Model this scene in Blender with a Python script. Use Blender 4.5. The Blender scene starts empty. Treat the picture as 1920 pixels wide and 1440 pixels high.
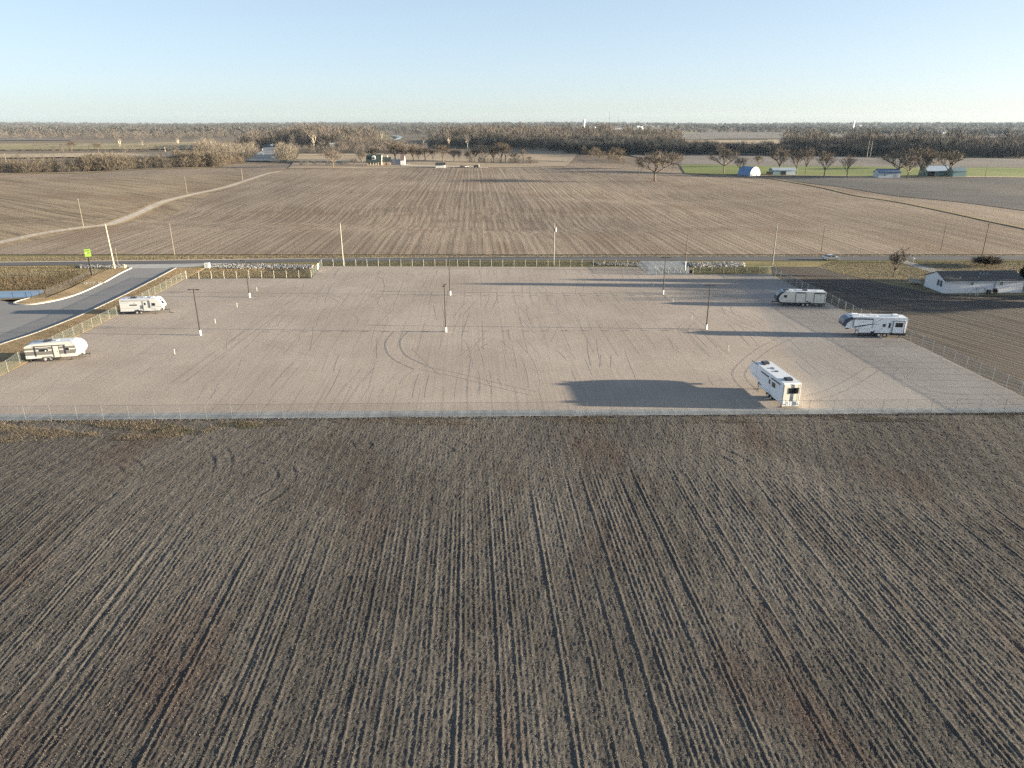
import bpy, math, random
import numpy as np
from math import radians as R, sin, cos, pi
rnd = random.Random(7)
rng = np.random.default_rng(11)
sc = bpy.context.scene
COL = sc.collection

# ------------------------------------------------------------------ camera model
F, CH = 1333.0, 37.0
TH = math.atan(490/1333); cT, sT = cos(TH), sin(TH)

def sm(t): 
    t = np.clip(t, 0, 1); return t*t*(3-2*t)

def H(x, y):
    """terrain height"""
    x = np.asarray(x, float); y = np.asarray(y, float)
    r = sm((y-224)/60)*(1-sm((y-800)/300))
    s = -2.6*np.exp(-((y-(300-0.10*x))/32)**2)*(0.55+0.45*np.sin(x*.012+2.2))
    s = s-1.3*np.exp(-((y-(395+0.05*x))/30)**2)*(0.5+0.5*np.sin(x*.009+.4))
    u = 0.55*np.sin(x*.023+.7+y*.004)*np.sin(y*.019)+.30*np.sin(x*.051+y*.017)
    z = r*(s+u)
    for (hx, hy, rx, ry, hh) in HILLS:
        z = z+hh*np.exp(-(((x-hx)/rx)**2+((y-hy)/ry)**2))
    z = z+26*sm((y-3000)/6000)+(4*np.sin(x*.0011+2)+3*np.sin(x*.0023))*sm((y-2500)/2500)
    return z
HILLS = [(-310, 1200, 105, 110, 11), (70, 1330, 270, 150, 13), (640, 1500, 400, 220, 5), (-60, 1650, 200, 200, 8)]

def ray(u, v):
    x = (u-960); y = -(v-720)
    return np.array([x, F*cT+y*sT, -F*sT+y*cT])
def G(u, v, z=None):
    """photo direction -> point of the terrain (or of a level z)"""
    d = ray(u, v)
    if z is not None or v > 478:
        t = ((z or 0.0)-CH)/d[2]; return d[0]*t, d[1]*t
    ts = np.geomspace(190/d[1], 8600/d[1], 900)
    X = d[0]*ts; Y = d[1]*ts; Z = CH+d[2]*ts
    below = np.nonzero(Z < H(X, Y))[0]
    if len(below) == 0: return X[-1], Y[-1]
    i = below[0]
    if i == 0: return X[0], Y[0]
    a, b = ts[i-1], ts[i]
    for _ in range(30):
        m = (a+b)/2
        if CH+d[2]*m < float(H(d[0]*m, d[1]*m)): b = m
        else: a = m
    return d[0]*b, d[1]*b
def depth(x, y, z=0): return y*cT-(z-CH)*sT
def G3(u, v):
    x, y = G(u, v); return (x, y, float(H(x, y)))

# ------------------------------------------------------------------ materials
MATS = {}
def base_mat(name):
    m = bpy.data.materials.new(name); m.use_nodes = True
    nt = m.node_tree; b = nt.nodes['Principled BSDF']
    return m, nt, b
def N(nt, t, **kw):
    n = nt.nodes.new(t)
    for k, v in kw.items(): setattr(n, k, v)
    return n
def pm(name, col, rough=.6, metal=0., var=.12, scale=3., spec=.4, bump=0.):
    """paint / metal / plain material with slight procedural mottling"""
    if name in MATS: return MATS[name]
    m, nt, b = base_mat(name); L = nt.links
    b.inputs['Roughness'].default_value = rough; b.inputs['Metallic'].default_value = metal
    b.inputs['Specular IOR Level'].default_value = spec
    tc = N(nt, 'ShaderNodeTexCoord'); no = N(nt, 'ShaderNodeTexNoise'); no.inputs['Scale'].default_value = scale
    no.inputs['Detail'].default_value = 5
    L.new(tc.outputs['Object'], no.inputs['Vector'])
    mx = N(nt, 'ShaderNodeMix', data_type='RGBA')
    mx.inputs[6].default_value = tuple(c*(1-var) for c in col)+(1,); mx.inputs[7].default_value = tuple(min(1, c*(1+var)) for c in col)+(1,)
    L.new(no.outputs['Fac'], mx.inputs[0]); L.new(mx.outputs[2], b.inputs['Base Color'])
    if bump:
        bp = N(nt, 'ShaderNodeBump'); bp.inputs['Strength'].default_value = .6; bp.inputs['Distance'].default_value = bump
        L.new(no.outputs['Fac'], bp.inputs['Height']); L.new(bp.outputs[0], b.inputs['Normal'])
    MATS[name] = m; return m

def fieldmat(name, c0, c1, c2=None, ang=3., row=.76, fine=.5, patch=.012, streak=.3, bump=.05, rowamp=.5, rough=.95, tint=None, streakw=.5, hs=.8, gw=.55):
    """soil / stubble / gravel: fine grain, rows and long streaks along a direction, broad patches"""
    if name in MATS: return MATS[name]
    m, nt, b = base_mat(name); L = nt.links
    b.inputs['Roughness'].default_value = rough; b.inputs['Specular IOR Level'].default_value = .15
    tc = N(nt, 'ShaderNodeTexCoord')
    mp = N(nt, 'ShaderNodeMapping'); mp.inputs['Rotation'].default_value = (0, 0, R(-ang)); L.new(tc.outputs['Object'], mp.inputs[0])
    def noise(sx, sy, det=4, rough_=.6):
        q = N(nt, 'ShaderNodeMapping'); q.inputs['Scale'].default_value = (sx, sy, 1)
        L.new(mp.outputs[0], q.inputs[0])
        n = N(nt, 'ShaderNodeTexNoise'); n.inputs['Scale'].default_value = 1; n.inputs['Detail'].default_value = det; n.inputs['Roughness'].default_value = rough_
        L.new(q.outputs[0], n.inputs['Vector']); return n.outputs['Fac']
    def ramp(f, a, b_):
        r_ = N(nt, 'ShaderNodeMapRange'); r_.inputs['From Min'].default_value = a; r_.inputs['From Max'].default_value = b_
        r_.interpolation_type = 'SMOOTHSTEP'; L.new(f, r_.inputs[0]); return r_.outputs[0]
    def math_(op, a, b_):
        n = N(nt, 'ShaderNodeMath', operation=op)
        for i, v in enumerate((a, b_)):
            if isinstance(v, (int, float)): n.inputs[i].default_value = v
            else: L.new(v, n.inputs[i])
        return n.outputs[0]
    g = ramp(noise(1/fine, 1/fine, 6, .75), .3, .7)
    p = ramp(noise(patch, patch, 5, .6), .35, .65)
    s = ramp(noise(streakw, streakw*.014, 4, .6), .35, .65)
    # rows
    q = N(nt, 'ShaderNodeMapping'); q.inputs['Scale'].default_value = (1/row, .05, 1); L.new(mp.outputs[0], q.inputs[0])
    w = N(nt, 'ShaderNodeTexWave'); w.inputs['Scale'].default_value = .314; w.inputs['Distortion'].default_value = 1.5; w.inputs['Detail'].default_value = 2; w.inputs['Detail Scale'].default_value = 1.5
    L.new(q.outputs[0], w.inputs['Vector'])
    f = math_('ADD', math_('MULTIPLY', g, gw), math_('MULTIPLY', s, streak))
    f = math_('ADD', f, math_('MULTIPLY', math_('MULTIPLY', w.outputs['Fac'], s), rowamp*.4))
    f = math_('ADD', f, math_('MULTIPLY', math_('SUBTRACT', p, .5), .35))
    mx = N(nt, 'ShaderNodeMix', data_type='RGBA'); mx.inputs[6].default_value = tuple(c0)+(1,); mx.inputs[7].default_value = tuple(c1)+(1,)
    L.new(f, mx.inputs[0]); out = mx.outputs[2]
    if c2:
        p2 = ramp(noise(patch*2.3, patch*.9, 4, .6), .5, .72)
        m2 = N(nt, 'ShaderNodeMix', data_type='RGBA'); m2.inputs[7].default_value = tuple(c2)+(1,)
        L.new(math_('MULTIPLY', p2, .7), m2.inputs[0]); L.new(out, m2.inputs[6]); out = m2.outputs[2]
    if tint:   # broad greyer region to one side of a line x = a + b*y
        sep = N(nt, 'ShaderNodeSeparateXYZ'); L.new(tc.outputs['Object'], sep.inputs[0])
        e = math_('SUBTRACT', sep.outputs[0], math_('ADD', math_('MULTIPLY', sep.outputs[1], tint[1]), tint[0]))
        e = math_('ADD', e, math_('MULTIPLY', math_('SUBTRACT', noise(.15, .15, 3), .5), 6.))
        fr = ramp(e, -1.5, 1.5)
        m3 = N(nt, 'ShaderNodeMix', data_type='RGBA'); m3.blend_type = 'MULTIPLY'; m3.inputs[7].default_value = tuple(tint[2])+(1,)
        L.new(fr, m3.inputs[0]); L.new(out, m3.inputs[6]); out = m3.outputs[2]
    L.new(out, b.inputs['Base Color'])
    hgt = math_('ADD', math_('MULTIPLY', g, 1.), math_('ADD', math_('MULTIPLY', w.outputs['Fac'], rowamp), math_('MULTIPLY', s, hs)))
    bp = N(nt, 'ShaderNodeBump'); bp.inputs['Strength'].default_value = .7; bp.inputs['Distance'].default_value = bump
    L.new(hgt, bp.inputs['Height']); L.new(bp.outputs[0], b.inputs['Normal'])
    MATS[name] = m; return m

def islandmat(name, cols, rough=.8, transl=0.):
    """many small blades / twigs, each island its own tone"""
    if name in MATS: return MATS[name]
    m, nt, b = base_mat(name); L = nt.links
    b.inputs['Roughness'].default_value = rough; b.inputs['Specular IOR Level'].default_value = .2
    g = N(nt, 'ShaderNodeNewGeometry'); r = N(nt, 'ShaderNodeValToRGB'); L.new(g.outputs['Random Per Island'], r.inputs[0])
    e = r.color_ramp.elements
    for i, c in enumerate(cols):
        t = i/(len(cols)-1)
        if i < 2: el = e[i]; el.position = t
        else: el = e.new(t)
        el.color = tuple(c)+(1,)
    e[1].position = 1/(len(cols)-1)
    tc = N(nt, 'ShaderNodeTexCoord'); no = N(nt, 'ShaderNodeTexNoise'); no.inputs['Scale'].default_value = .02; no.inputs['Detail'].default_value = 3
    L.new(g.outputs['Position'], no.inputs['Vector'])
    mr = N(nt, 'ShaderNodeMapRange'); mr.inputs['From Min'].default_value = .3; mr.inputs['From Max'].default_value = .7; mr.inputs['To Min'].default_value = .72; mr.inputs['To Max'].default_value = 1.25
    L.new(no.outputs['Fac'], mr.inputs[0])
    mu = N(nt, 'ShaderNodeVectorMath', operation='MULTIPLY'); L.new(r.outputs[0], mu.inputs[0]); L.new(mr.outputs[0], mu.inputs[1])
    L.new(mu.outputs[0], b.inputs['Base Color'])
    MATS[name] = m; return m

def meshmat(name, axis, cover=.28, col=(.11, .13, .12)):
    """chain-link weave"""
    if name in MATS: return MATS[name]
    m, nt, b = base_mat(name); L = nt.links
    b.inputs['Base Color'].default_value = tuple(col)+(1,); b.inputs['Metallic'].default_value = .3; b.inputs['Roughness'].default_value = .5
    out = nt.nodes['Material Output']; tr = N(nt, 'ShaderNodeBsdfTransparent'); mx = N(nt, 'ShaderNodeMixShader')
    tc = N(nt, 'ShaderNodeTexCoord'); sep = N(nt, 'ShaderNodeSeparateXYZ'); L.new(tc.outputs['Object'], sep.inputs[0])
    fr = []
    for sgn in (1, -1):
        a = N(nt, 'ShaderNodeMath', operation='MULTIPLY_ADD'); a.inputs[1].default_value = sgn; L.new(sep.outputs[2], a.inputs[0]); L.new(sep.outputs[axis], a.inputs[2])
        c = N(nt, 'ShaderNodeMath', operation='MULTIPLY'); c.inputs[1].default_value = 1/.075; L.new(a.outputs[0], c.inputs[0])
        d = N(nt, 'ShaderNodeMath', operation='FRACT'); L.new(c.outputs[0], d.inputs[0])
        e = N(nt, 'ShaderNodeMath', operation='LESS_THAN'); e.inputs[1].default_value = cover/2; L.new(d.outputs[0], e.inputs[0]); fr.append(e.outputs[0])
    o = N(nt, 'ShaderNodeMath', operation='MAXIMUM'); L.new(fr[0], o.inputs[0]); L.new(fr[1], o.inputs[1])
    L.new(o.outputs[0], mx.inputs[0]); L.new(tr.outputs[0], mx.inputs[1]); L.new(b.outputs[0], mx.inputs[2]); L.new(mx.outputs[0], out.inputs['Surface'])
    MATS[name] = m; return m

# ------------------------------------------------------------------ mesh helpers
class MB:
    def __init__(s): s.v = []; s.f = []; s.m = []
    def add(s, vs, fs, mi=0):
        o = len(s.v); s.v += [tuple(p) for p in vs]
        for f in fs: s.f.append(tuple(i+o for i in f)); s.m.append(mi)
    def box(s, x0, x1, y0, y1, z0, z1, mi=0, top=None):
        vs = [(x0, y0, z0), (x1, y0, z0), (x1, y1, z0), (x0, y1, z0), (x0, y0, z1), (x1, y0, z1), (x1, y1, z1), (x0, y1, z1)]
        s.add(vs, [(0, 3, 2, 1), (0, 1, 5, 4), (1, 2, 6, 5), (2, 3, 7, 6), (3, 0, 4, 7)], mi); s.add(vs[4:], [(0, 1, 2, 3)], mi if top is None else top)
    def bar(s, a, b, r, n=6, r2=None, mi=0, caps=True):
        a = np.array(a, float); b = np.array(b, float); d = b-a; L = np.linalg.norm(d)+1e-9; d /= L
        u = np.cross(d, (0, 0, 1) if abs(d[2]) < .9 else (1, 0, 0)); u /= np.linalg.norm(u); w = np.cross(d, u)
        r2 = r if r2 is None else r2; vs = []
        for k in range(n):
            t = 2*pi*k/n+pi/n; e = u*cos(t)+w*sin(t); vs.append(a+e*r); vs.append(b+e*r2)
        fs = [(2*k, 2*((k+1) % n), 2*((k+1) % n)+1, 2*k+1) for k in range(n)]
        if caps: fs += [tuple(2*k for k in range(n))[::-1], tuple(2*k+1 for k in range(n))]
        s.add(vs, fs, mi)
    def prism(s, prof, y0, y1, side=0, edge=0, edgemats=None, iny=0.):
        """profile in x,z extruded along y; edge k runs prof[k]->prof[k+1]"""
        n = len(prof); vs = [(x, y0, z) for x, z in prof]+[(x, y1, z) for x, z in prof]
        s.add(vs, [tuple(range(n))], side); s.add(vs, [tuple(range(n, 2*n))[::-1]], side)
        for k in range(n):
            j = (k+1) % n; s.add([vs[k], vs[j], vs[j+n], vs[k+n]], [(0, 3, 2, 1)], edgemats[k] if edgemats else edge)
    def poly(s, pts, z=0, mi=0): s.add([(p[0], p[1], p[2] if len(p) > 2 else z) for p in pts], [tuple(range(len(pts)))], mi)
    def ell(s, c, r, nu=12, nv=6, mi=0):
        vs = []; fs = []
        for j in range(nv+1):
            a = pi*j/nv
            for i in range(nu): t = 2*pi*i/nu; vs.append((c[0]+r[0]*sin(a)*cos(t), c[1]+r[1]*sin(a)*sin(t), c[2]+r[2]*cos(a)))
        for j in range(nv):
            for i in range(nu): k = (i+1) % nu; fs.append((j*nu+i, (j+1)*nu+i, (j+1)*nu+k, j*nu+k))
        s.add(vs, fs, mi)
    def build(s, name, mats, parent=None, smooth=False, bevel=0., **tags):
        me = bpy.data.meshes.new(name); me.from_pydata(s.v, [], s.f)
        mats = mats if isinstance(mats, (list, tuple)) else [mats]
        for m in mats: me.materials.append(m)
        if len(mats) > 1: me.polygons.foreach_set('material_index', s.m)
        me.update()
        o = bpy.data.objects.new(name, me); COL.objects.link(o)
        if parent: o.parent = parent
        if smooth:
            me.polygons.foreach_set('use_smooth', [True]*len(me.polygons))
        if bevel:
            b = o.modifiers.new('b', 'BEVEL'); b.width = bevel; b.segments = 2; b.limit_method = 'ANGLE'
        tag(o, **tags); return o

def npobj(name, V, Fc, mat, parent=None, **tags):
    """mesh from numpy arrays, faces all with the same vertex count"""
    me = bpy.data.meshes.new(name); k = Fc.shape[1]
    me.vertices.add(len(V)); me.vertices.foreach_set('co', np.ascontiguousarray(V, dtype=np.float32).ravel())
    me.loops.add(Fc.size); me.loops.foreach_set('vertex_index', np.ascontiguousarray(Fc, dtype=np.int32).ravel())
    me.polygons.add(len(Fc)); me.polygons.foreach_set('loop_start', np.arange(0, Fc.size, k, dtype=np.int32))
    me.update(calc_edges=True); me.materials.append(mat)
    o = bpy.data.objects.new(name, me); COL.objects.link(o)
    if parent: o.parent = parent
    tag(o, **tags); return o
def tag(o, label=None, cat=None, group=None, kind=None):
    if label: o['label'] = label
    if cat: o['category'] = cat
    if group: o['group'] = group
    if kind: o['kind'] = kind
def empty(name, loc, rz=0, label=None, cat=None, group=None, scale=1):
    o = bpy.data.objects.new(name, None); COL.objects.link(o); o.location = loc; o.rotation_euler = (0, 0, rz); o.empty_display_size = .3
    if scale != 1: o.scale = (scale,)*3 if isinstance(scale, (int, float)) else scale
    tag(o, label, cat, group); return o
def copytree(o):
    c = o.copy(); COL.objects.link(c)
    for ch in list(o.children):
        d = copytree(ch); d.parent = c
    return c

def gridsheet(name, xs, ys, mat, off=0., zf=None, **tags):
    X, Y = np.meshgrid(xs, ys); Z = (H(X, Y) if zf is None else zf(X, Y))+off
    nx, ny = len(xs), len(ys); I = np.arange(nx*ny).reshape(ny, nx)
    Fc = np.stack([I[:-1, :-1], I[:-1, 1:], I[1:, 1:], I[1:, :-1]], -1).reshape(-1, 4)
    o = npobj(name, np.stack([X, Y, Z], -1).reshape(-1, 3), Fc, mat, **tags)
    o.data.polygons.foreach_set('use_smooth', [True]*len(o.data.polygons)); return o
def quadsheet(name, q, mat, off=.3, n=24, m=8, world=False, **tags):
    """draped sheet over four corners (photo directions or world): nl, nr, fr, fl"""
    c = [np.array(p if world else G(*p), float) for p in q]
    s = np.linspace(0, 1, n+1)[None, :, None]; t = np.linspace(0, 1, m+1)[:, None, None]
    P = (1-t)*((1-s)*c[0]+s*c[1])+t*((1-s)*c[3]+s*c[2])
    Z = H(P[..., 0], P[..., 1])+off; I = np.arange((n+1)*(m+1)).reshape(m+1, n+1)
    Fc = np.stack([I[:-1, :-1], I[:-1, 1:], I[1:, 1:], I[1:, :-1]], -1).reshape(-1, 4)
    return npobj(name, np.concatenate([P, Z[..., None]], -1).reshape(-1, 3), Fc, mat, **tags)
def polysheet(name, px, z, mat, **tags):
    b = MB(); b.poly([G(*p) for p in px], z); return b.build(name, mat, **tags)
def ribbon(name, pts, w, mat, off=.05, step=6., **tags):
    """draped strip along world points; w = half widths"""
    P = [np.array(p, float) for p in pts]; Q = []; Wd = []
    if not isinstance(w, (list, tuple)): w = [w]*len(P)
    for i in range(len(P)-1):
        n = max(1, int(np.linalg.norm(P[i+1]-P[i])/step))
        for k in range(n):
            t = k/n; Q.append(P[i]*(1-t)+P[i+1]*t); Wd.append(w[i]*(1-t)+w[i+1]*t)
    Q.append(P[-1]); Wd.append(w[-1]); Q = np.array(Q); V = []
    for i, q in enumerate(Q):
        d = Q[min(i+1, len(Q)-1)]-Q[max(i-1, 0)]; d = d/(np.linalg.norm(d)+1e-9); nrm = np.array([-d[1], d[0]])
        for sg in (-1, 1): e = q+nrm*sg*Wd[i]; V.append((e[0], e[1], float(H(e[0], e[1]))+off))
    Fc = np.array([(2*i, 2*i+1, 2*i+3, 2*i+2) for i in range(len(Q)-1)])
    return npobj(name, np.array(V), Fc, mat, **tags)
def curve(pts, n=8):
    """Catmull-Rom through points"""
    P = [np.array(p, float) for p in pts]; P = [2*P[0]-P[1]]+P+[2*P[-1]-P[-2]]; out = []
    for i in range(1, len(P)-2):
        for k in range(n):
            t = k/n; out.append(.5*(2*P[i]+(P[i+1]-P[i-1])*t+(2*P[i-1]-5*P[i]+4*P[i+1]-P[i+2])*t*t+(3*P[i]-P[i-1]-3*P[i+1]+P[i+2])*t**3))
    out.append(P[-2]); return out

# ------------------------------------------------------------------ camera, light, sky
cam = bpy.data.objects.new('camera', bpy.data.cameras.new('camera')); COL.objects.link(cam)
cam.location = (0, 0, CH); cam.rotation_euler = (pi/2-TH, 0, 0)
cam.data.sensor_width = 36; cam.data.lens = 36*F/1920; cam.data.clip_end = 30000; cam.data.clip_start = .5
sc.camera = cam
SUN_EL, SUN_AZ = R(7.6), R(92.6)      # azimuth clockwise from +Y
w = bpy.data.worlds.new('World'); sc.world = w; w.use_nodes = True
nt = w.node_tree; bg = nt.nodes['Background']
sky = nt.nodes.new('ShaderNodeTexSky'); sky.sky_type = 'NISHITA'; sky.sun_disc = False
sky.sun_elevation = SUN_EL; sky.sun_rotation = SUN_AZ; sky.altitude = 200; sky.air_density = .6; sky.dust_density = 1.0; sky.ozone_density = 1.9
gm = nt.nodes.new('ShaderNodeGamma'); gm.inputs[1].default_value = .5; nt.links.new(sky.outputs[0], gm.inputs[0]); nt.links.new(gm.outputs[0], bg.inputs[0]); bg.inputs[1].default_value = .097
sun = bpy.data.objects.new('sun', bpy.data.lights.new('sun', 'SUN')); COL.objects.link(sun)
sun.data.energy = 5.0; sun.data.angle = R(.55); sun.data.color = (1, .85, .62)
from mathutils import Vector
sd = Vector((sin(SUN_AZ)*cos(SUN_EL), cos(SUN_AZ)*cos(SUN_EL), sin(SUN_EL)))
sun.rotation_euler = sd.to_track_quat('Z', 'Y').to_euler()
sc.view_settings.view_transform = 'Standard'; sc.view_settings.look = 'None'; sc.view_settings.exposure = 2.4; sc.view_settings.gamma = 1
sc.cycles.use_denoising = False; sc.cycles.denoising_input_passes = 'RGB_ALBEDO_NORMAL'; sc.cycles.denoising_prefilter = 'ACCURATE'; sc.cycles.sample_clamp_indirect = 3
sc.cycles.max_bounces = 6; sc.cycles.diffuse_bounces = 2; sc.cycles.glossy_bounces = 2; sc.cycles.transparent_max_bounces = 24
sc.cycles.volume_bounces = 0; sc.cycles.use_adaptive_sampling = False
try: sc.cycles.sampling_pattern = 'BLUE_NOISE'
except Exception: pass

# ------------------------------------------------------------------ ground surfaces
STR = dict(kind='structure')
def lin(a, b, s): return list(np.arange(a, b, s))
soil = fieldmat('far_ground', (.12, .09, .065), (.22, .17, .125), (.15, .13, .08), ang=3, fine=1.5, patch=.003, streak=.3, row=3, bump=.1, streakw=.1)
xs = lin(-8000, -2000, 250)+lin(-2000, -700, 50)+lin(-700, 760, 15)+lin(760, 2000, 50)+lin(2000, 8001, 250)
ys = lin(-420, 200, 31)+lin(200, 860, 10)+lin(860, 2000, 25)+lin(2000, 9001, 125)
gridsheet('ground', xs, ys, soil, -.45, **STR)

# foreground field: real ridges, wheel furrows and turning ruts
RA = R(2.9)
def fg_height(X, Y):
    xr = X*cos(RA)+Y*sin(RA); yr = -X*sin(RA)+Y*cos(RA)
    wob = .10*np.sin(yr*.11+xr*.02)+.015*np.sin(yr*.37+1.3)
    k = (xr+wob)/.42; ki = np.floor(k).astype(int)
    amp = np.random.default_rng(5).random(4000); am = amp[(ki+1500) % 4000]; am2 = amp[(ki+77) % 4000]
    prof = (np.cos((k-ki-.5)*2*pi)*.5+.5)**1.6
    n1 = np.sin(yr*1.7+ki*2.1)*.5+np.sin(yr*.63+ki*5.3)*.5
    far = sm((72+6*np.sin(xr*.08)-yr)/14)          # rows fade in the headland
    z = far*(.006+.044*am**1.6)*prof*(.8+.3*n1)
    # wheel furrows
    g = np.random.default_rng(9); pos = np.cumsum(g.choice([1.5, 1.5, 2.2, 3.1, 4.4], 120))-130
    for p in pos:
        dep = g.uniform(.006, .042); wd = g.uniform(.08, .17); off = g.uniform(0, 6)
        if g.random() < .12: dep *= 1.25; wd *= 1.5
        m_ = np.abs(xr+wob-p) < 1.2
        if m_.any():
            z[m_] += (-(dep)*np.exp(-((xr+wob-p)[m_]/wd)**2)+dep*.4*np.exp(-(((xr+wob-p)[m_]-wd*2.2)/wd)**2))*far[m_]*(.6+.3*np.sin(yr[m_]*.09+off)+.25*np.sin(yr[m_]*.33+2*off))
    # headland ruts: turning circles
    for (u, v, rr, a0, a1) in ((75, 925, 8, -20, 160), (430, 905, 5, -60, 120), (470, 870, 12, 20, 150), (1000, 870, 7, 20, 140), (1240, 900, 10, 10, 110), (720, 880, 9, 30, 120), (1500, 860, 14, 20, 100), (1750, 880, 12, 30, 140), (200, 900, 11, 0, 90)):
        cx, cy = G(u, v); r_ = np.hypot(X-cx, Y-cy); an = np.degrees(np.arctan2(Y-cy, X-cx)); mk = (an > a0) & (an < a1)
        for ro in (0, 1.9): z += mk*(.35+.35*np.sin(an*.13+rr))*(-.03*np.exp(-((r_-rr-ro)/.2)**2)+.028*np.exp(-((r_-rr-ro-.45)/.2)**2))
    hd = sm((Y-76)/5)
    z += hd*.02*np.cos((Y+.3*np.sin(X*.1))*2*pi/.9)
    z += .02*np.sin(X*.31+Y*.22)*np.sin(Y*.17-X*.05)+.012*np.sin(X*2.3+Y*1.1)*np.sin(Y*1.9-X*.7)
    return z
def fg():
    ds = .085; xs = np.arange(-90, 90, ds); ys = np.concatenate([np.arange(14, 30, .5), np.arange(30, 60, .17), np.arange(60, 90.4, .2)])
    X, Y = np.meshgrid(xs, ys); keep = np.abs(X) < .80*Y+13
    Z = fg_height(X, Y)
    nz = rng.normal(0, 1, Z.shape); ns = nz.copy(); ns[1:-1] = (nz[:-2]+nz[1:-1]*1.2+nz[2:])/1.9; Z += .0055*ns+.0105*rng.normal(0, 1, Z.shape)+.012*rng.normal(0, 1, Z.shape)*(rng.random(Z.shape) < .10)
    edge = 86.2+(X+67)*.0185; Z = np.where(Y > edge, np.minimum(Z, -.03-(Y-edge)*.05), Z)
    I = np.arange(X.size).reshape(X.shape)
    Fc = np.stack([I[:-1, :-1], I[:-1, 1:], I[1:, 1:], I[1:, :-1]], -1).reshape(-1, 4)
    kf = keep[:-1, :-1].ravel() & keep[1:, 1:].ravel(); Fc = Fc[kf]
    used = np.zeros(X.size, bool); used[Fc.ravel()] = True; mp = np.cumsum(used)-1
    V = np.stack([X, Y, Z], -1).reshape(-1, 3)[used]; Fc = mp[Fc]
    m = fieldmat('stubble_soil', (.016, .016, .017), (.140, .129, .117), (.068, .046, .039), ang=2.9, row=.42, fine=.055, patch=.045, streak=.26, bump=.06, rowamp=.2, streakw=1.8, gw=.82)
    npobj('foreground_field', V, Fc, m, **STR)
fg()

def scatter(name, pts, zf, size, wid, mat, lean=(.2, 1.2), **tags):
    """thousands of single straws / grass blades: one three-sided sliver each"""
    n = len(pts); a = rng.uniform(0, 2*pi, n); e = rng.uniform(lean[0], lean[1], n)
    L = rng.uniform(*size, n); wd = rng.uniform(*wid, n)
    d = np.stack([np.cos(a)*np.cos(e), np.sin(a)*np.cos(e), np.sin(e)], -1); s = np.stack([-np.sin(a+rng.normal(0, .5, n)), np.cos(a), np.zeros(n)], -1)
    p = np.column_stack([pts, zf])
    V = np.empty((n, 3, 3)); V[:, 0] = p-s*wd[:, None]/2; V[:, 1] = p+s*wd[:, None]/2; V[:, 2] = p+d*L[:, None]
    return npobj(name, V.reshape(-1, 3), np.arange(3*n).reshape(n, 3), mat, **tags)
def inpoly(P, n):
    """n random points in a world polygon"""
    P = np.array(P); lo, hi = P.min(0), P.max(0); out = []; c = 0
    while c < n:
        q = rng.uniform(lo, hi, (n*2, 2)); ins = np.zeros(len(q), bool); j = len(P)-1
        for i in range(len(P)):
            xi, yi = P[i]; xj, yj = P[j]
            ins ^= ((yi > q[:, 1]) != (yj > q[:, 1])) & (q[:, 0] < (xj-xi)*(q[:, 1]-yi)/(yj-yi+1e-12)+xi); j = i
        out.append(q[ins]); c += ins.sum()
    return np.concatenate(out)[:n]

straw = islandmat('straw', [(.20, .18, .155), (.16, .14, .12), (.11, .097, .085), (.235, .21, .18), (.125, .105, .09), (.18, .163, .142)])
P = inpoly([(-48, 28), (48, 28), (82, 87), (-82, 87)], 430000)
dens = rng.random(len(P)) < np.clip(1.25-(P[:, 1]-28)/90, .25, 1); P = P[dens]
far_ = np.clip((P[:, 1]-28)/60, 0, 1)
# straw gathers along the crop rows
kk = ((P[:, 0]*cos(RA)+P[:, 1]*sin(RA))/.42) % 1
keep = (rng.random(len(P)) < .35+.65*np.exp(-((kk-.5)/.16)**2)) | (P[:, 1] > 70); P = P[keep]
scatter('crop_residue', P, fg_height(P[:, 0].copy(), P[:, 1].copy())-.005, (.05, .16), (.012, .028), straw, kind='stuff')

# clods and chaff tufts
P = inpoly([(-48, 28), (48, 28), (82, 87), (-82, 87)], 230000); P = P[rng.random(len(P)) < np.clip(1.2-(P[:, 1]-28)/75, .3, 1)]; n = len(P)
a0_ = rng.uniform(0, 2*pi, n); r0_ = rng.uniform(.018, .055, n); z0_ = fg_height(P[:, 0].copy(), P[:, 1].copy())-.012; V = np.empty((n, 4, 3))
for k in range(3):
    rr_ = r0_*rng.uniform(.6, 1.3, n); V[:, k] = np.stack([P[:, 0]+rr_*np.cos(a0_+k*2.09), P[:, 1]+rr_*np.sin(a0_+k*2.09), z0_], -1)
V[:, 3] = np.stack([P[:, 0]+r0_*rng.normal(0, .4, n), P[:, 1]+r0_*rng.normal(0, .4, n), z0_+.012+r0_*rng.uniform(.35, .95, n)], -1)
Fc = (np.arange(n)[:, None, None]*4+np.array([[0, 1, 3], [1, 2, 3], [2, 0, 3]])[None]).reshape(-1, 3)
npobj('soil_clods', V.reshape(-1, 3), Fc, islandmat('clod', [(.10, .088, .076), (.06, .052, .046), (.15, .135, .115), (.045, .040, .037), (.12, .105, .088), (.08, .064, .052)]), kind='stuff')
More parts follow.
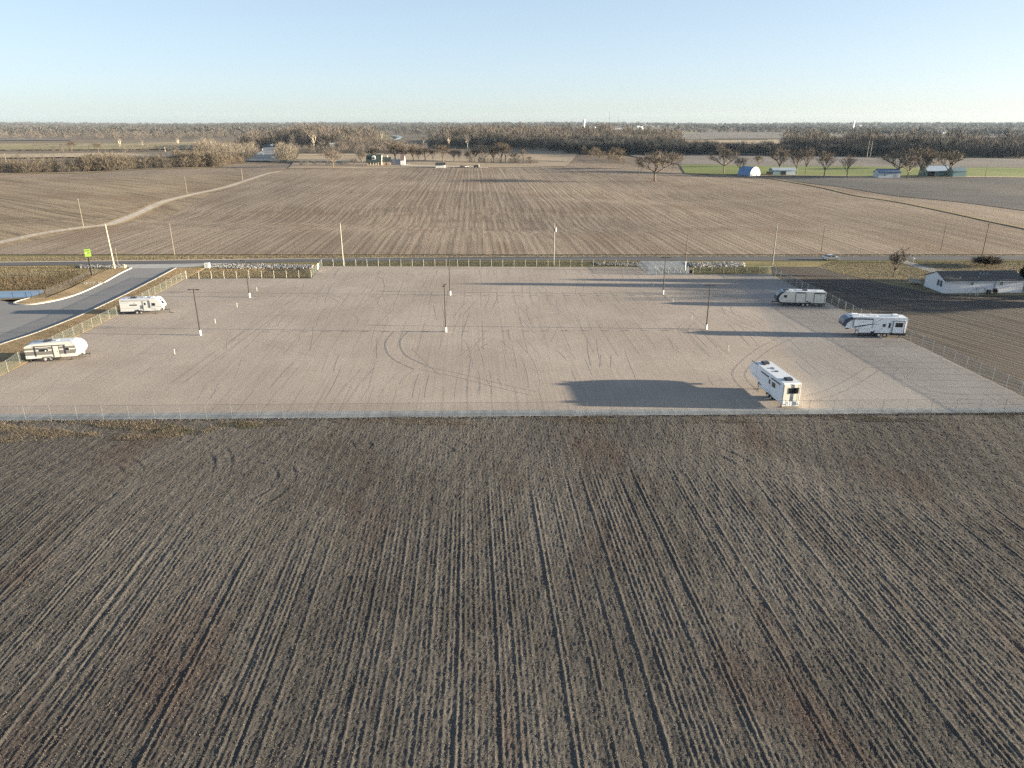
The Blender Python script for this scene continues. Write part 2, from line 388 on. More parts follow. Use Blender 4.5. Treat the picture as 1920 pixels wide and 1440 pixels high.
# cut stems still standing in lines
g2 = np.random.default_rng(21); SP = []
for j in range(-225, 225):
    wgt = g2.random()
    if wgt < .35: continue
    n = int(1100*(wgt-.25)); yr = g2.uniform(27, 76+4*np.sin(j*.3), n); gap = np.sin(yr*.21+j*1.7)+.6*np.sin(yr*.83+j) > -1.1+.9*(wgt < .6); yr = yr[gap]
    xr = j*.42+.21+g2.normal(0, .02, len(yr))-.10*np.sin(yr*.11+j*.01); SP.append(np.stack([xr*cos(RA)-yr*sin(RA), xr*sin(RA)+yr*cos(RA)], -1))
SP = np.concatenate(SP); SP = SP[np.abs(SP[:, 0]) < .76*SP[:, 1]+4]
scatter('crop_stubble', SP, fg_height(SP[:, 0].copy(), SP[:, 1].copy())-.01, (.05, .12), (.015, .03), islandmat('stubble_stem', [(.19, .172, .145), (.15, .135, .115), (.225, .205, .175)]), lean=(.9, 1.55), kind='stuff')

# weeds on the field's edge below the lot
weed = islandmat('dry_weeds', [(.20, .165, .12), (.15, .12, .085), (.11, .09, .062), (.24, .20, .15)])
green = islandmat('green_weeds', [(.06, .075, .035), (.09, .10, .05), (.12, .105, .06)])
def pxpoly(l): return [G(*p) for p in l]
def patchy(P, t=0., f=1.): q = np.sin(P[:, 0]*.37*f+np.sin(P[:, 1]*.9*f)*1.6)+np.sin(P[:, 1]*1.7*f+P[:, 0]*.23*f)*.7+np.sin(P[:, 0]*1.31*f+2)*.5+rng.normal(0, .45, len(P)); return P[q > t]
P = inpoly(pxpoly([(-60, 792), (0, 791), (160, 790), (430, 789), (500, 793), (380, 815), (250, 826), (90, 828), (-60, 833)]), 46000); P = patchy(P, .1)
scatter('weeds', P, np.zeros(len(P))-.02, (.12, .38), (.02, .05), weed, kind='stuff')
P = inpoly(pxpoly([(190, 800), (240, 795), (460, 791), (520, 795), (430, 812), (330, 815), (240, 812)]), 12000); P = patchy(P, .5, 1.4)
scatter('weeds', P, np.zeros(len(P))-.02, (.1, .28), (.02, .05), green, kind='stuff')
P = inpoly(pxpoly([(440, 789), (1980, 774), (1980, 789), (440, 800)]), 42000); P = patchy(P, .35, .8)
scatter('weeds', P, np.zeros(len(P))-.02, (.08, .24), (.02, .045), islandmat('brown_weeds', [(.15, .11, .075), (.11, .08, .055), (.18, .14, .09), (.09, .085, .05)]), kind='stuff')

# the gravel lot
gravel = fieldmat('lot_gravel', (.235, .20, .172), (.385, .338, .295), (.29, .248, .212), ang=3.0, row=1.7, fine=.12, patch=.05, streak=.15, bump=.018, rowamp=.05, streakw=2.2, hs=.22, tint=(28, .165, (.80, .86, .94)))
lot_px = [(-420, 789), (0, 788), (960, 780), (1975, 773), (1913, 741), (1728, 651), (1612, 597), (1503, 543), (1445, 514), (1305, 515), (1215, 516), (1197, 501), (604, 499), (584, 522), (350, 522), (206, 599), (16, 698), (-110, 762), (-420, 830)]
lot_px = lot_px[:-1]; lot_px[0] = (-160, 789.5)
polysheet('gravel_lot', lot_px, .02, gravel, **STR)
shoulder = fieldmat('crushed_limestone', (.15, .162, .172), (.27, .285, .295), ang=0, row=2, fine=.12, patch=.2, streak=.2, bump=.02, streakw=1.)
polysheet('gravel_shoulder', [(-160, 790.3), (0, 789), (960, 781), (1990, 773.5), (1960, 764), (1500, 766.5), (960, 769), (0, 777), (-135, 778.5)], .03, shoulder, **STR)
# low vertical drop from shoulder to the ploughed field
# stall strings and tie marks
dark = pm('dark_cord', (.11, .10, .09), .9); mid = pm('groove_grey', (.17, .15, .13), .95)
b = MB()
def gstrip(b, p0, p1, wd, z=.034):
    a = np.array(G(*p0)); c = np.array(G(*p1)); d = c-a; d /= np.linalg.norm(d); n = np.array([-d[1], d[0]])*wd/2
    b.add([(*(a-n), z), (*(a+n), z), (*(c+n), z), (*(c-n), z)], [(0, 3, 2, 1)])
VPU = 886.
def toward(u, v, v2): return (VPU+(u-VPU)*(v2-230)/(v-230), v2)
for k in range(-14, 15):
    u0 = 830+k*37.6
    if not 430 < u0 < 1340: continue
    jit = rnd.uniform(-6, 6)
    gstrip(b, toward(u0, 622, 600+jit), toward(u0, 622, 660+rnd.uniform(-9, 9)), .035)
    gstrip(b, toward(u0, 622, 546+jit/2), toward(u0, 622, 572+rnd.uniform(-4, 4)), .045)
    if rnd.random() < .6: gstrip(b, toward(u0, 622, 506), toward(u0, 622, 516), .05)
for k in range(-9, 6):
    u0 = 830+k*47; gstrip(b, toward(u0, 760, 728+rnd.uniform(-6, 6)), toward(u0, 760, 776), .03)
b.build('stall_strings', mid, **STR)
# each tie mark is a small dark cross-tie of its own
tie0 = None; ti = 0
for (v0, du, ua, ub, slope) in ((621.5, 37.4, 500, 1335, -.004), (555, 30.6, 482, 1250, -.002)):
    u = ua
    while u < ub:
        if tie0 is None:
            mb = MB(); mb.box(-.75, -.25, -.06, .06, 0, .05); mb.box(-.05, .28, -.07, .07, 0, .05); mb.box(.42, .62, -.06, .06, 0, .04)
            o = tie0 = mb.build('stall_tie', dark, label='small dark tie mark lying on the gravel in a dashed row across the lot', cat='stall marker', group='dark stall ties laid across the lot')
        else: o = tie0.copy(); COL.objects.link(o)
        x, y = G(u, v0+(u-830)*slope); o.location = (x, y, .025); o.rotation_euler = (0, 0, R(1.5)); ti += 1
        u += du
# curved tyre ruts
rut = pm('rut_gravel', (.25, .215, .185), .95, var=.3, scale=4); rutl = pm('rut_ridge', (.40, .355, .31), .95, var=.2, scale=4)
def ruts(name, px, gap, wd=.22):
    P = curve([G(*p) for p in px], 10)
    for i, (sh, m, z) in enumerate(((-gap/2, rut, .036), (gap/2, rut, .036), (-gap/2+.27, rutl, .040), (gap/2+.27, rutl, .040))):
        V = []; 
        for j, q in enumerate(P):
            d = P[min(j+1, len(P)-1)]-P[max(j-1, 0)]; d = d/np.linalg.norm(d); n = np.array([-d[1], d[0]]); ww = wd*(.35+.5*abs(sin(j*.9)))*(.7 if i < 2 else .45)
            for sg in (-.5, .5): e = q+n*(sh+sg*ww); V.append((e[0], e[1], z))
        Fc = np.array([(2*k, 2*k+1, 2*k+3, 2*k+2) for k in range(len(P)-1)]); npobj(name, np.array(V), Fc, m, **STR)
ruts('tyre_rut', [(752, 622), (738, 638), (738, 655), (752, 672), (790, 690)], 2.6)
ruts('tyre_rut', [(790, 690), (850, 702), (930, 722), (1000, 738)], 1.6, .12)
ruts('tyre_rut', [(1495, 625), (1440, 650), (1400, 680), (1385, 705), (1410, 735)], 1.9, .14)
ruts('tyre_rut', [(1640, 690), (1600, 715), (1560, 735), (1500, 752)], 1.9, .12)
ruts('tyre_rut', [(690, 690), (655, 730), (630, 768)], 1.9, .08)
ruts('tyre_rut', [(1820, 745), (1740, 735), (1690, 710), (1700, 690)], 1.9, .14)
ruts('tyre_rut', [(560, 560), (470, 620), (330, 720)], 1.9, .10)

def tyre_marks():
    g = np.random.default_rng(33); V = []; Fc = []
    for i in range(190):
        x = g.uniform(-72, 76); y = g.uniform(92, 192); a = R(93)+g.normal(0, .16) if g.random() < .88 else g.uniform(0, pi); L = g.uniform(3, 20); cv = g.normal(0, .008) if g.random() < .8 else g.normal(0, .045); wd = g.uniform(.03, .085); n = 14
        pts = []
        for k in range(n+1): pts.append((x, y, a)); x += cos(a)*L/n; y += sin(a)*L/n; a += cv*L/n
        if any((q[1] > 193 if q[0] > -50 and q[0] < 36 else q[1] > 176) or q[1] < 92 or q[0] > 78.5-(q[1]-92)*.1 or q[0] < -71 for q in pts): continue
        for sh in ((0, 1.75) if g.random() < .6 else (0,)):
            o = len(V)
            for k, (px_, py_, aa) in enumerate(pts):
                ww = wd*(.3+.7*abs(sin(k*1.3+i)))*min(1, k*.5+.1, (n-k)*.5+.1)
                for sg in (-1, 1): V.append((px_-sin(aa)*(sh+sg*ww), py_+cos(aa)*(sh+sg*ww), .0275+.0001*(i % 40)))
            for k in range(n): Fc.append((o+2*k, o+2*k+1, o+2*k+3, o+2*k+2))
    npobj('tyre_marks', np.array(V), np.array(Fc), islandmat('tyre_mark_gravel', [(.27, .235, .204), (.285, .248, .216), (.375, .33, .288), (.265, .23, .20), (.395, .348, .305), (.29, .252, .22)], .95), **STR)
tyre_marks()

# road, verges, drive
asph = fieldmat('road_asphalt', (.085, .083, .085), (.135, .13, .13), (.10, .10, .105), ang=-89, row=1.6, fine=.15, patch=.03, streak=.25, bump=.006, rowamp=.15, rough=.85, streakw=.8)
drv = fieldmat('drive_asphalt', (.17, .168, .17), (.24, .235, .23), (.20, .19, .19), ang=-55, row=3.5, fine=.12, patch=.08, streak=.2, bump=.005, rowamp=.12, rough=.85, streakw=.4)
verge = fieldmat('dry_verge_grass', (.155, .125, .078), (.29, .232, .15), (.18, .16, .095), ang=90, row=2, fine=.35, patch=.06, streak=.3, bump=.08, rowamp=.1, streakw=.5)
turf = fieldmat('mixed_turf', (.10, .095, .045), (.25, .20, .10), (.10, .12, .045), ang=88, row=2, fine=.5, patch=.05, streak=.3, bump=.08, rowamp=.1, streakw=.4)
earth = fieldmat('near_soil', (.030, .028, .026), (.092, .080, .070), (.065, .048, .04), ang=22, row=1.3, fine=.3, patch=.03, streak=.7, bump=.10, rowamp=1.2, streakw=1.1)
def band(name, far, near, z, mat, **t):
    return polysheet(name, far+near[::-1], z, mat, **t)
U = [-900, -400, 0, 480, 960, 1440, 1920, 2500]
road_far = list(zip(U, [500, 496, 492.3, 486.5, 481.5, 480.8, 480.2, 479.5])); road_near = list(zip(U, [507, 503, 499, 492.5, 488, 489, 487.5, 486.5]))
verge_far = list(zip(U, [488, 486, 483, 478.6, 478.6, 478.6, 478.6, 478.6]))
polysheet('ground_strip', [(-900, 524), (-900, 478.2), (2500, 478.2), (2500, 570), (1913, 741), (1445, 514), (350, 522)], -.03, turf, **STR)
band('road', road_far, road_near, .05, asph, **STR)
band('grass_verge', verge_far, [(u, v-.6) for u, v in road_far], .02, verge, **STR)
white = pm('shoulder_dust', (.42, .36, .28), .9)
band('road_shoulder', [(u, v-1.3) for u, v in road_far], [(u, v-.1) for u, v in road_far], .035, white, **STR)
# right hand ploughed field and yard
polysheet('ploughed_field', [(1450, 514), (1447, 500), (1530, 500), (1560, 510), (1640, 528), (1735, 548), (1800, 554), (2500, 560), (2500, 900), (1940, 770), (1915, 742), (1729, 652), (1613, 598), (1504, 543)], .0, earth, **STR)
polysheet('yard_lawn', [(1530, 500), (1560, 494), (2500, 490), (2500, 558), (1800, 553), (1735, 547), (1640, 527), (1560, 509)], .01, verge, **STR)
polysheet('farm_drive', [(1682, 490), (1700, 489), (1740, 500), (1790, 513), (1760, 515), (1718, 502)], .03, fieldmat('pale_gravel', (.26, .25, .24), (.42, .40, .37), fine=.3, bump=.02), **STR)
# asphalt drive, lower than the grass beside it
lawnR = [(250, 545), (162, 587), (75, 622), (0, 647), (-160, 703), (-160, 775), (-110, 762), (16, 697), (206, 598), (350, 521), (384, 503), (330, 503)]
drive_px = [(440, 492.8), (225, 495.2), (246, 503), (195, 530), (150, 550), (112, 562), (70, 570.5), (37, 571.8), (27, 569), (0, 563), (-300, 563), (-700, 640), (-700, 760), (-160, 704), (0, 648), (75, 623), (162, 588), (252, 546), (330, 504), (384, 498)]
polysheet('driveway', drive_px, .0, drv, **STR)
polysheet('drive_apron', [(440, 492.8), (225, 495.2), (246, 503), (325, 503), (384, 498)], .012, fieldmat('concrete_apron', (.25, .25, .25), (.36, .355, .34), fine=.4, bump=.004, streakw=1.), **STR)
def bank(name, px, z0, z1, mat, low=()):
    P = [G(*p) for p in px]; b = MB(); b.poly([(*p, .035 if i in low else z1) for i, p in enumerate(P)])
    for i in range(len(P)):
        a, c = P[i], P[(i+1) % len(P)]; b.add([(*a, z0), (*c, z0), (*c, .035 if (i+1) % len(P) in low else z1), (*a, .035 if i in low else z1)], [(0, 1, 2, 3)])
    return b.build(name, mat, **STR)
gold = fieldmat('golden_grass', (.20, .145, .08), (.37, .27, .155), (.17, .14, .07), ang=60, row=2, fine=.4, patch=.06, streak=.35, bump=.05, rowamp=.1, streakw=.6)
bank('grass_bank', lawnR, -.4, .16, gold, (5, 6, 7, 8, 9, 10))
curbm = pm('curb_concrete', (.40, .385, .35), .8, var=.15)
def curb(px, z0, z1, wd, n=8):
    P = curve([G(*p) for p in px], n); b = MB()
    for i in range(len(P)-1):
        d = P[i+1]-P[i]; d /= np.linalg.norm(d)+1e-9; q = np.array([-d[1], d[0]])*wd/2
        a, c = P[i], P[i+1]; vs = [(*(a-q), z0), (*(a+q), z0), (*(c+q), z0), (*(c-q), z0), (*(a-q), z1), (*(a+q), z1), (*(c+q), z1), (*(c-q), z1)]
        b.add(vs, [(4, 5, 6, 7), (0, 4, 7, 3), (1, 2, 6, 5), (0, 1, 5, 4), (3, 7, 6, 2)])
    return b.build('curb', curbm, **STR)
curb([(246, 503), (225, 513), (195, 530)], -.3, .17, .4)
curb([(190, 532), (150, 550), (112, 562), (70, 570), (40, 571.5), (27, 569), (34, 565), (55, 559.5)], -.3, .17, .4)
curb([(330, 503.5), (250, 545.5), (162, 587.5), (75, 622.5), (0, 647.5), (-160, 703.5)], -.3, .22, .35)
bank('grass_bank', [(241, 504), (193, 530.5), (148, 550), (110, 561), (70, 569), (40, 570.6), (30, 569), (57, 559), (88, 559), (135, 540), (187, 512), (222, 500)], -.3, .13, gold)
# pond and its banks
polysheet('pond_bank', [(-500, 575), (-500, 516), (0, 518), (185, 513), (135, 538), (85, 559), (55, 559.5), (0, 563)], .015, fieldmat('reedy_bank', (.09, .07, .045), (.24, .185, .11), (.12, .10, .06), ang=80, fine=.4, patch=.1, bump=.1, streakw=.5), **STR)
m, nt, b_ = base_mat('pond_water'); MATS['pond_water'] = m; b_.inputs['Base Color'].default_value = (.05, .12, .20, 1); b_.inputs['Roughness'].default_value = .12; b_.inputs['Specular IOR Level'].default_value = .6
no = N(nt, 'ShaderNodeTexNoise'); no.inputs['Scale'].default_value = 2.; bp = N(nt, 'ShaderNodeBump'); bp.inputs['Distance'].default_value = .02; nt.links.new(no.outputs[0], bp.inputs['Height']); nt.links.new(bp.outputs[0], b_.inputs['Normal'])
polysheet('pond', [(-500, 560), (-500, 549), (0, 547), (85, 544.5), (72, 552), (55, 558), (0, 560)], .05, m, **STR)

def blades(name, px, n, size, wid, mat, z=0.):
    P = inpoly(pxpoly(px), n); return scatter(name, P, np.full(n, z), size, wid, mat, lean=(.5, 1.5), kind='stuff')
drygrass = islandmat('dry_grass_blades', [(.21, .155, .09), (.17, .125, .07), (.13, .095, .055), (.25, .20, .13)])
blades('dry_grass', lawnR[:4]+[(-60, 668), (-60, 735), (16, 692), (206, 594), (345, 521), (384, 503), (330, 504)], 30000, (.12, .26), (.03, .07), drygrass, .07)
blades('dry_grass', [(-20, 490), (0, 483.2), (480, 479), (1960, 478.8), (1960, 480), (480, 485.5), (0, 491)], 22000, (.15, .4), (.05, .12), islandmat('verge_blades', [(.175, .14, .09), (.14, .115, .072), (.105, .092, .058), (.21, .175, .12)]), .02)
blades('reeds', [(-20, 545), (-20, 522), (0, 521), (185, 514), (140, 534), (90, 542), (0, 545)], 22000, (.2, .6), (.05, .1), islandmat('reed_blades', [(.14, .105, .065), (.10, .08, .05), (.075, .06, .04), (.17, .135, .085)]), .0)
blades('lawn_grass', [(1535, 500), (1562, 490.5), (1960, 489), (1960, 509), (1800, 512), (1735, 545), (1640, 526), (1560, 509)], 26000, (.12, .3), (.05, .1), islandmat('lawn_blades', [(.14, .12, .06), (.11, .10, .045), (.08, .08, .035), (.17, .14, .075)]), .0)
blades('lawn_grass', [(600, 498), (604, 490.5), (1195, 490.5), (1195, 499)], 12000, (.12, .35), (.05, .1), islandmat('ditch_blades', [(.12, .105, .06), (.09, .08, .045), (.07, .065, .04), (.16, .135, .08)]), .0)
blades('lawn_grass', [(352, 521), (392, 504), (585, 504.5), (582, 520)], 12000, (.12, .3), (.05, .1), drygrass, .0)
blades('lawn_grass', [(1300, 514), (1306, 502), (1440, 500), (1442, 513)], 6000, (.12, .3), (.05, .1), MATS['lawn_blades'], .0)
blades('lawn_grass', [(0, 517), (0, 500.5), (145, 499), (222, 503), (185, 512)], 14000, (.12, .3), (.05, .1), MATS['verge_blades'], .0)

# riprap stones
stone = islandmat('riprap_stone', [(.27, .26, .24), (.20, .195, .185), (.33, .315, .295), (.14, .14, .138)])
def rocks(px, n, s=(.25, .6), mt=None):
    P = inpoly(pxpoly(px), n); V = []; Fc = []
    base = np.array([(1, 0, 0), (-1, 0, 0), (0, 1, 0), (0, -1, 0), (0, 0, 1), (0, 0, -1)]); fa = np.array([(0, 2, 4), (2, 1, 4), (1, 3, 4), (3, 0, 4), (2, 0, 5), (1, 2, 5), (3, 1, 5), (0, 3, 5)])
    for i, p in enumerate(P):
        r = rng.uniform(*s)*.6; v = base*r*rng.uniform(.6, 1.2, (6, 3)); v += rng.normal(0, r*.15, (6, 3)); a = rng.uniform(0, pi); v = v@np.array([[cos(a), -sin(a), 0], [sin(a), cos(a), 0], [0, 0, 1]])
        V.append(v+(p[0], p[1], .08)); Fc.append(fa+6*i)
    npobj('riprap', np.concatenate(V), np.concatenate(Fc), mt or stone, kind='stuff')
rocks([(147, 498.5), (205, 498.3), (236, 497), (236, 502), (205, 503), (150, 503)], 900)
rocks([(393, 497), (450, 495), (588, 497.5), (585, 504), (450, 504), (395, 502.5)], 2200)
rocks([(1290, 493), (1394, 492), (1396, 500), (1296, 501)], 1300)
rocks([(1110, 492), (1197, 492), (1197, 500), (1120, 497)], 500, (.2, .45))
rocks([(150, 531), (190, 529), (188, 533), (160, 534)], 120, (.15, .35))
polysheet('entrance_gravel', [(1198, 501), (1198, 489.2), (1292, 489.2), (1292, 515), (1215, 516)], .03, MATS['crushed_limestone'], **STR)

rocks([(-60, 789.5), (0, 788.6), (960, 780.6), (1975, 773), (1975, 777), (960, 784.5), (0, 792.5), (-60, 794)], 3600, (.04, .12), islandmat('spilled_stone', [(.15, .145, .14), (.11, .105, .10), (.19, .18, .17), (.08, .077, .072)]))
P = patchy(inpoly(pxpoly([(-60, 786), (960, 778), (1960, 771), (1960, 776), (960, 783), (0, 791)]), 16000), .9, .7); scatter('weeds', P, np.zeros(len(P))+.02, (.06, .2), (.02, .04), MATS['brown_weeds'], kind='stuff')

# ------------------------------------------------------------------ fields beyond the road
tan = fieldmat('corn_stubble', (.115, .09, .07), (.25, .203, .16), (.155, .11, .078), ang=3, row=2.4, fine=.6, patch=.014, streak=.38, bump=.13, rowamp=.5, streakw=.5)
tanL = fieldmat('left_stubble', (.095, .075, .052), (.24, .19, .135), (.15, .105, .072), ang=52, row=3, fine=.7, patch=.014, streak=.7, bump=.12, rowamp=.5, streakw=.3)
darkf = fieldmat('dark_tilled', (.07, .066, .063), (.128, .121, .114), (.12, .10, .09), ang=70, row=2.5, fine=.8, patch=.012, streak=.35, bump=.08, rowamp=.5, streakw=.2)
greyf = fieldmat('grey_tilled', (.13, .115, .105), (.21, .185, .165), (.16, .14, .11), ang=85, row=3, fine=1.5, patch=.006, streak=.3, bump=.1, streakw=.1)
palef = fieldmat('pale_stubble', (.27, .215, .15), (.42, .345, .245), (.30, .25, .16), ang=85, row=3, fine=1.5, patch=.006, streak=.3, bump=.1, streakw=.1)
olive = fieldmat('olive_grass', (.17, .15, .08), (.31, .26, .145), (.22, .20, .10), ang=80, row=3, fine=1.5, patch=.006, streak=.3, bump=.1, streakw=.1)
wheat = fieldmat('winter_wheat', (.10, .13, .035), (.20, .22, .075), (.14, .15, .05), ang=80, row=3, fine=1.2, patch=.008, streak=.3, bump=.05, streakw=.1)
gridsheet('stubble_field', lin(-420, 520, 8), lin(213, 720, 6), tan, -.02, **STR)
quadsheet('stubble_field', [(-560, 466), (330, 399), (470, 327), (-300, 335)], tanL, .07, 60, 40, **STR)
quadsheet('stubble_field', [(-800, 487), (-60, 478.4), (330, 402), (-400, 455)], tanL, .05, 40, 20, **STR)
quadsheet('tilled_field', [(2600, 478.4), (2600, 330), (1520, 331), (1445, 335.5)], darkf, .12, 50, 50, **STR)
trackm = fieldmat('track_gravel', (.32, .28, .235), (.46, .41, .35), ang=40, row=2, fine=.6, patch=.05, bump=.03, streakw=.5)
track = curve([G(*p) for p in ((-300, 512), (-120, 478), (0, 455), (80, 438), (160, 426.5), (205, 421), (240, 408), (275, 393), (310, 377.5), (365, 364), (420, 352), (470, 336), (505, 325), (528, 321.5))], 10)
ribbon('gravel_track', track, 2.1, trackm, .16, 4, **STR)
ribbon('track_verge', track, [3.6]*len(track), gold, .11, 4, **STR)
ribbon('field_boundary', [G(*p) for p in ((1440, 334), (1500, 344), (1640, 372), (1780, 398), (1940, 432), (2100, 470))], 1.6, verge, .2, 5, **STR)
ribbon('field_boundary', [G(*p) for p in ((-30, 327), (60, 325), (150, 324.5), (260, 318), (415, 314))], 4, verge, .25, 6, **STR)
# farmyard green strip, drive and far fields
quadsheet('wheat_strip', [(1285, 326), (1960, 334), (1960, 316), (1275, 309)], wheat, .25, 40, 8, **STR)
quadsheet('pale_margin', [(1380, 330), (1960, 334.8), (1960, 333.2), (1385, 328.4)], palef, .33, 30, 2, **STR)
quadsheet('tilled_field', [(1275, 309), (1960, 316), (1960, 297), (1160, 287)], greyf, .3, 50, 12, **STR)
quadsheet('pale_margin', [(1160, 287.6), (1960, 298), (1960, 295.8), (1150, 285.8)], palef, .5, 50, 2, **STR)
quadsheet('farm_drive', [(752, 312), (915, 315.5), (915, 314.6), (752, 309.5)], trackm, .3, 30, 2, **STR)
quadsheet('pasture', [(540, 316), (1060, 312), (1090, 283), (560, 291)], fieldmat('brown_pasture', (.20, .155, .11), (.34, .275, .20), (.24, .19, .13), ang=80, row=3, fine=1.2, patch=.008, bump=.08, streakw=.1), .2, 40, 12, **STR)
quadsheet('pale_margin', [(560, 291.5), (720, 290.5), (720, 288), (560, 289)], palef, .4, 20, 2, **STR)
quadsheet('stored_hay_row', [(536, 305.5), (660, 307), (660, 300.5), (540, 299)], fieldmat('grey_windrow', (.07, .07, .065), (.19, .175, .15), ang=-30, row=6, fine=1., patch=.03, streak=.5, bump=.3, rowamp=1.2, streakw=.2), .6, 30, 6, **STR)
quadsheet('hill_pasture', [(600, 262), (745, 262), (720, 250), (610, 250)], olive, .7, 30, 10, **STR)
LF = [  # far patches: near-left, near-right, far-right, far-left
    (palef, (0, 297), (380, 296), (380, 288), (0, 290)), (olive, (0, 282), (400, 279), (400, 268), (0, 270)), (palef, (60, 276), (385, 270), (385, 266.5), (60, 272)),
    (greyf, (300, 279), (385, 276), (385, 269.5), (300, 271)), (palef, (270, 254.5), (370, 255), (370, 250.5), (270, 249.5)), (palef, (480, 257), (522, 257), (522, 253.5), (480, 253)),
    (greyf, (0, 264), (140, 263), (140, 259), (0, 259)), (olive, (400, 250), (440, 250), (440, 247), (400, 247)),
    (palef, (1150, 269), (1480, 271), (1480, 263), (1230, 262)), (greyf, (1210, 262), (1340, 262), (1340, 250), (1240, 250)), (olive, (1250, 251), (1340, 258), (1340, 249), (1250, 246)),
    (greyf, (1340, 261), (1900, 262), (1900, 249), (1300, 248)), (palef, (1440, 266), (1560, 268), (1560, 263), (1440, 262)), (palef, (1690, 246), (1870, 245), (1840, 238), (1690, 239)),
    (palef, (1440, 251.5), (1700, 253), (1700, 251), (1440, 249.5)), (greyf, (1000, 246), (1140, 246), (1140, 241), (1000, 241)), (palef, (1700, 259), (1960, 262), (1960, 257), (1700, 255)),
    (olive, (1500, 246), (1660, 246), (1640, 240.5), (1500, 241)), (palef, (650, 241), (760, 241), (760, 239), (650, 239)), (greyf, (1750, 255), (1960, 255), (1960, 248), (1750, 248))]
for (m_, *q) in LF: quadsheet('far_field', q, m_, .9, 24, 8, **STR)
# highway with its bridge towards the horizon
hw = fieldmat('highway_asphalt', (.15, .16, .17), (.25, .26, .27), ang=5, fine=.8, patch=.02, bump=.01, streakw=.3)
quadsheet('highway', [(448, 302), (522, 303), (518, 282), (492, 283)], hw, .6, 6, 16, **STR)
quadsheet('highway', [(492, 283), (518, 282), (521, 263), (503, 263)], hw, .9, 4, 16, **STR)
ribbon('creek', [G(*p) for p in ((738, 264), (747, 262), (752, 258), (744, 255.5), (735, 254.5))], 5, MATS['pond_water'], 1.6, 10, **STR)

# ------------------------------------------------------------------ trees
bark = pm('bark', (.13, .10, .075), .9, var=.25, scale=2)
palebark = pm('pale_bark', (.52, .45, .35), .9, var=.15, scale=2)
twigm = islandmat('twigs', [(.12, .098, .08), (.09, .074, .06), (.15, .122, .10), (.105, .086, .07)])
twigr = islandmat('warm_twigs', [(.125, .094, .067), (.09, .07, .052), (.15, .115, .08), (.08, .062, .048)])
paletw = islandmat('pale_twigs', [(.165, .142, .112), (.12, .104, .084), (.20, .172, .138)])
def tree_mesh(seed, Ht=10., spread=.45, tfrac=.22, levels=4, kids=(4, 4, 4), up=.35, tw=7, twl=.09, rad=.022, tww=.006):
    r = random.Random(seed); tb = MB(); tv = []
    def rv():
        while 1:
            v = np.array([r.gauss(0, 1) for _ in range(3)]); n = np.linalg.norm(v)
            if n > .1: return v/n
    def grow(p, d, L, rd, lv):
        mid_ = p+d*L*.5+rv()*L*.07; d2 = d+rv()*.22+np.array([0, 0, .12]); d2 /= np.linalg.norm(d2); e = mid_+d2*L*.5
        if lv < 3:
            n = 6 if lv == 0 else 4 if lv == 1 else 3
            tb.bar(p, mid_, rd, n, rd*.8, caps=False); tb.bar(mid_, e, rd*.8, n, rd*.55, caps=False)
        else: tv.append((p, e, rd*1.3))
        if lv >= levels-1:
            for _ in range(tw):
                q = p+(e-p)*r.uniform(.15, 1); dd = d2*.55+rv()*.75+np.array([0, 0, .1]); dd /= np.linalg.norm(dd)
                tv.append((q, q+dd*Ht*twl*r.uniform(.6, 1.4), Ht*tww*.5))
            return
        k = kids[lv]+(r.random() < .5)
        for i in range(k):
            t = r.uniform(.45, 1.) if lv else r.uniform(.72, 1.)
            q = p+(mid_-p)*t*2 if t < .5 else mid_+(e-mid_)*(t-.5)*2
            az = 2*pi*(i+r.uniform(-.35, .35))/k; o = np.array([cos(az), sin(az), 0])
            nd = d2*(.75 if lv else .5)+o*spread*(1.5 if lv == 0 else 1.2)+np.array([0, 0, up*(1 if lv == 0 else .35)])+rv()*.22; nd /= np.linalg.norm(nd)
            grow(q, nd, L*(r.uniform(.72, .95) if lv else r.uniform(.95, 1.25)), rd*.58, lv+1)
        if lv == 0:
            grow(e, d2*.9+rv()*.15, L*.95, rd*.6, 1)
    grow(np.zeros(3), np.array([0, 0, 1.]), Ht*tfrac, Ht*rad, 0)
    V = []
    for a, b_, wd in tv:
        d = b_-a; s = np.cross(d, rv()); s = s/(np.linalg.norm(s)+1e-9)*wd; V += [a-s, a+s, b_]
    V = np.array(V)
    top = V[:, 2].max(); sc_ = Ht/top; tb.v = [tuple(c*sc_ for c in v) for v in tb.v]
    return tb, V*sc_
PROTO = {}
def proto(key, barkm, tm, **kw):
    tb, V = tree_mesh(**kw)
    me = bpy.data.meshes.new(key+'_trunk'); me.from_pydata(tb.v, [], tb.f); me.materials.append(barkm)
    mc = bpy.data.meshes.new(key+'_crown'); n = len(V)//3
    mc.from_pydata([tuple(v) for v in V], [], [(3*i, 3*i+1, 3*i+2) for i in range(n)]); mc.materials.append(tm)
    PROTO[key] = (me, mc, kw.get('Ht', 10.))
for i in range(3):
    proto('oak%d' % i, bark, twigm, seed=20+i, spread=.62, tfrac=.20, kids=(4, 4, 4), up=.25, tw=9, twl=.10)
    proto('elm%d' % i, bark, twigm, seed=40+i, spread=.38, tfrac=.24, kids=(4, 4, 3), up=.5, tw=10, twl=.09, rad=.02)
    proto('warm%d' % i, bark, twigr, seed=60+i, spread=.45, tfrac=.2, kids=(4, 4, 4), up=.45, tw=9, twl=.09, rad=.02)
proto('syc0', palebark, paletw, seed=81, spread=.33, tfrac=.27, kids=(3, 3, 3), up=.6, tw=7, twl=.08, rad=.028)
proto('syc1', palebark, paletw, seed=82, spread=.36, tfrac=.25, kids=(3, 3, 3), up=.6, tw=7, twl=.08, rad=.028)
proto('yard0', bark, twigm, seed=91, spread=.30, tfrac=.2, kids=(5, 4, 3), up=.7, tw=5, twl=.10, rad=.018, tww=.010)
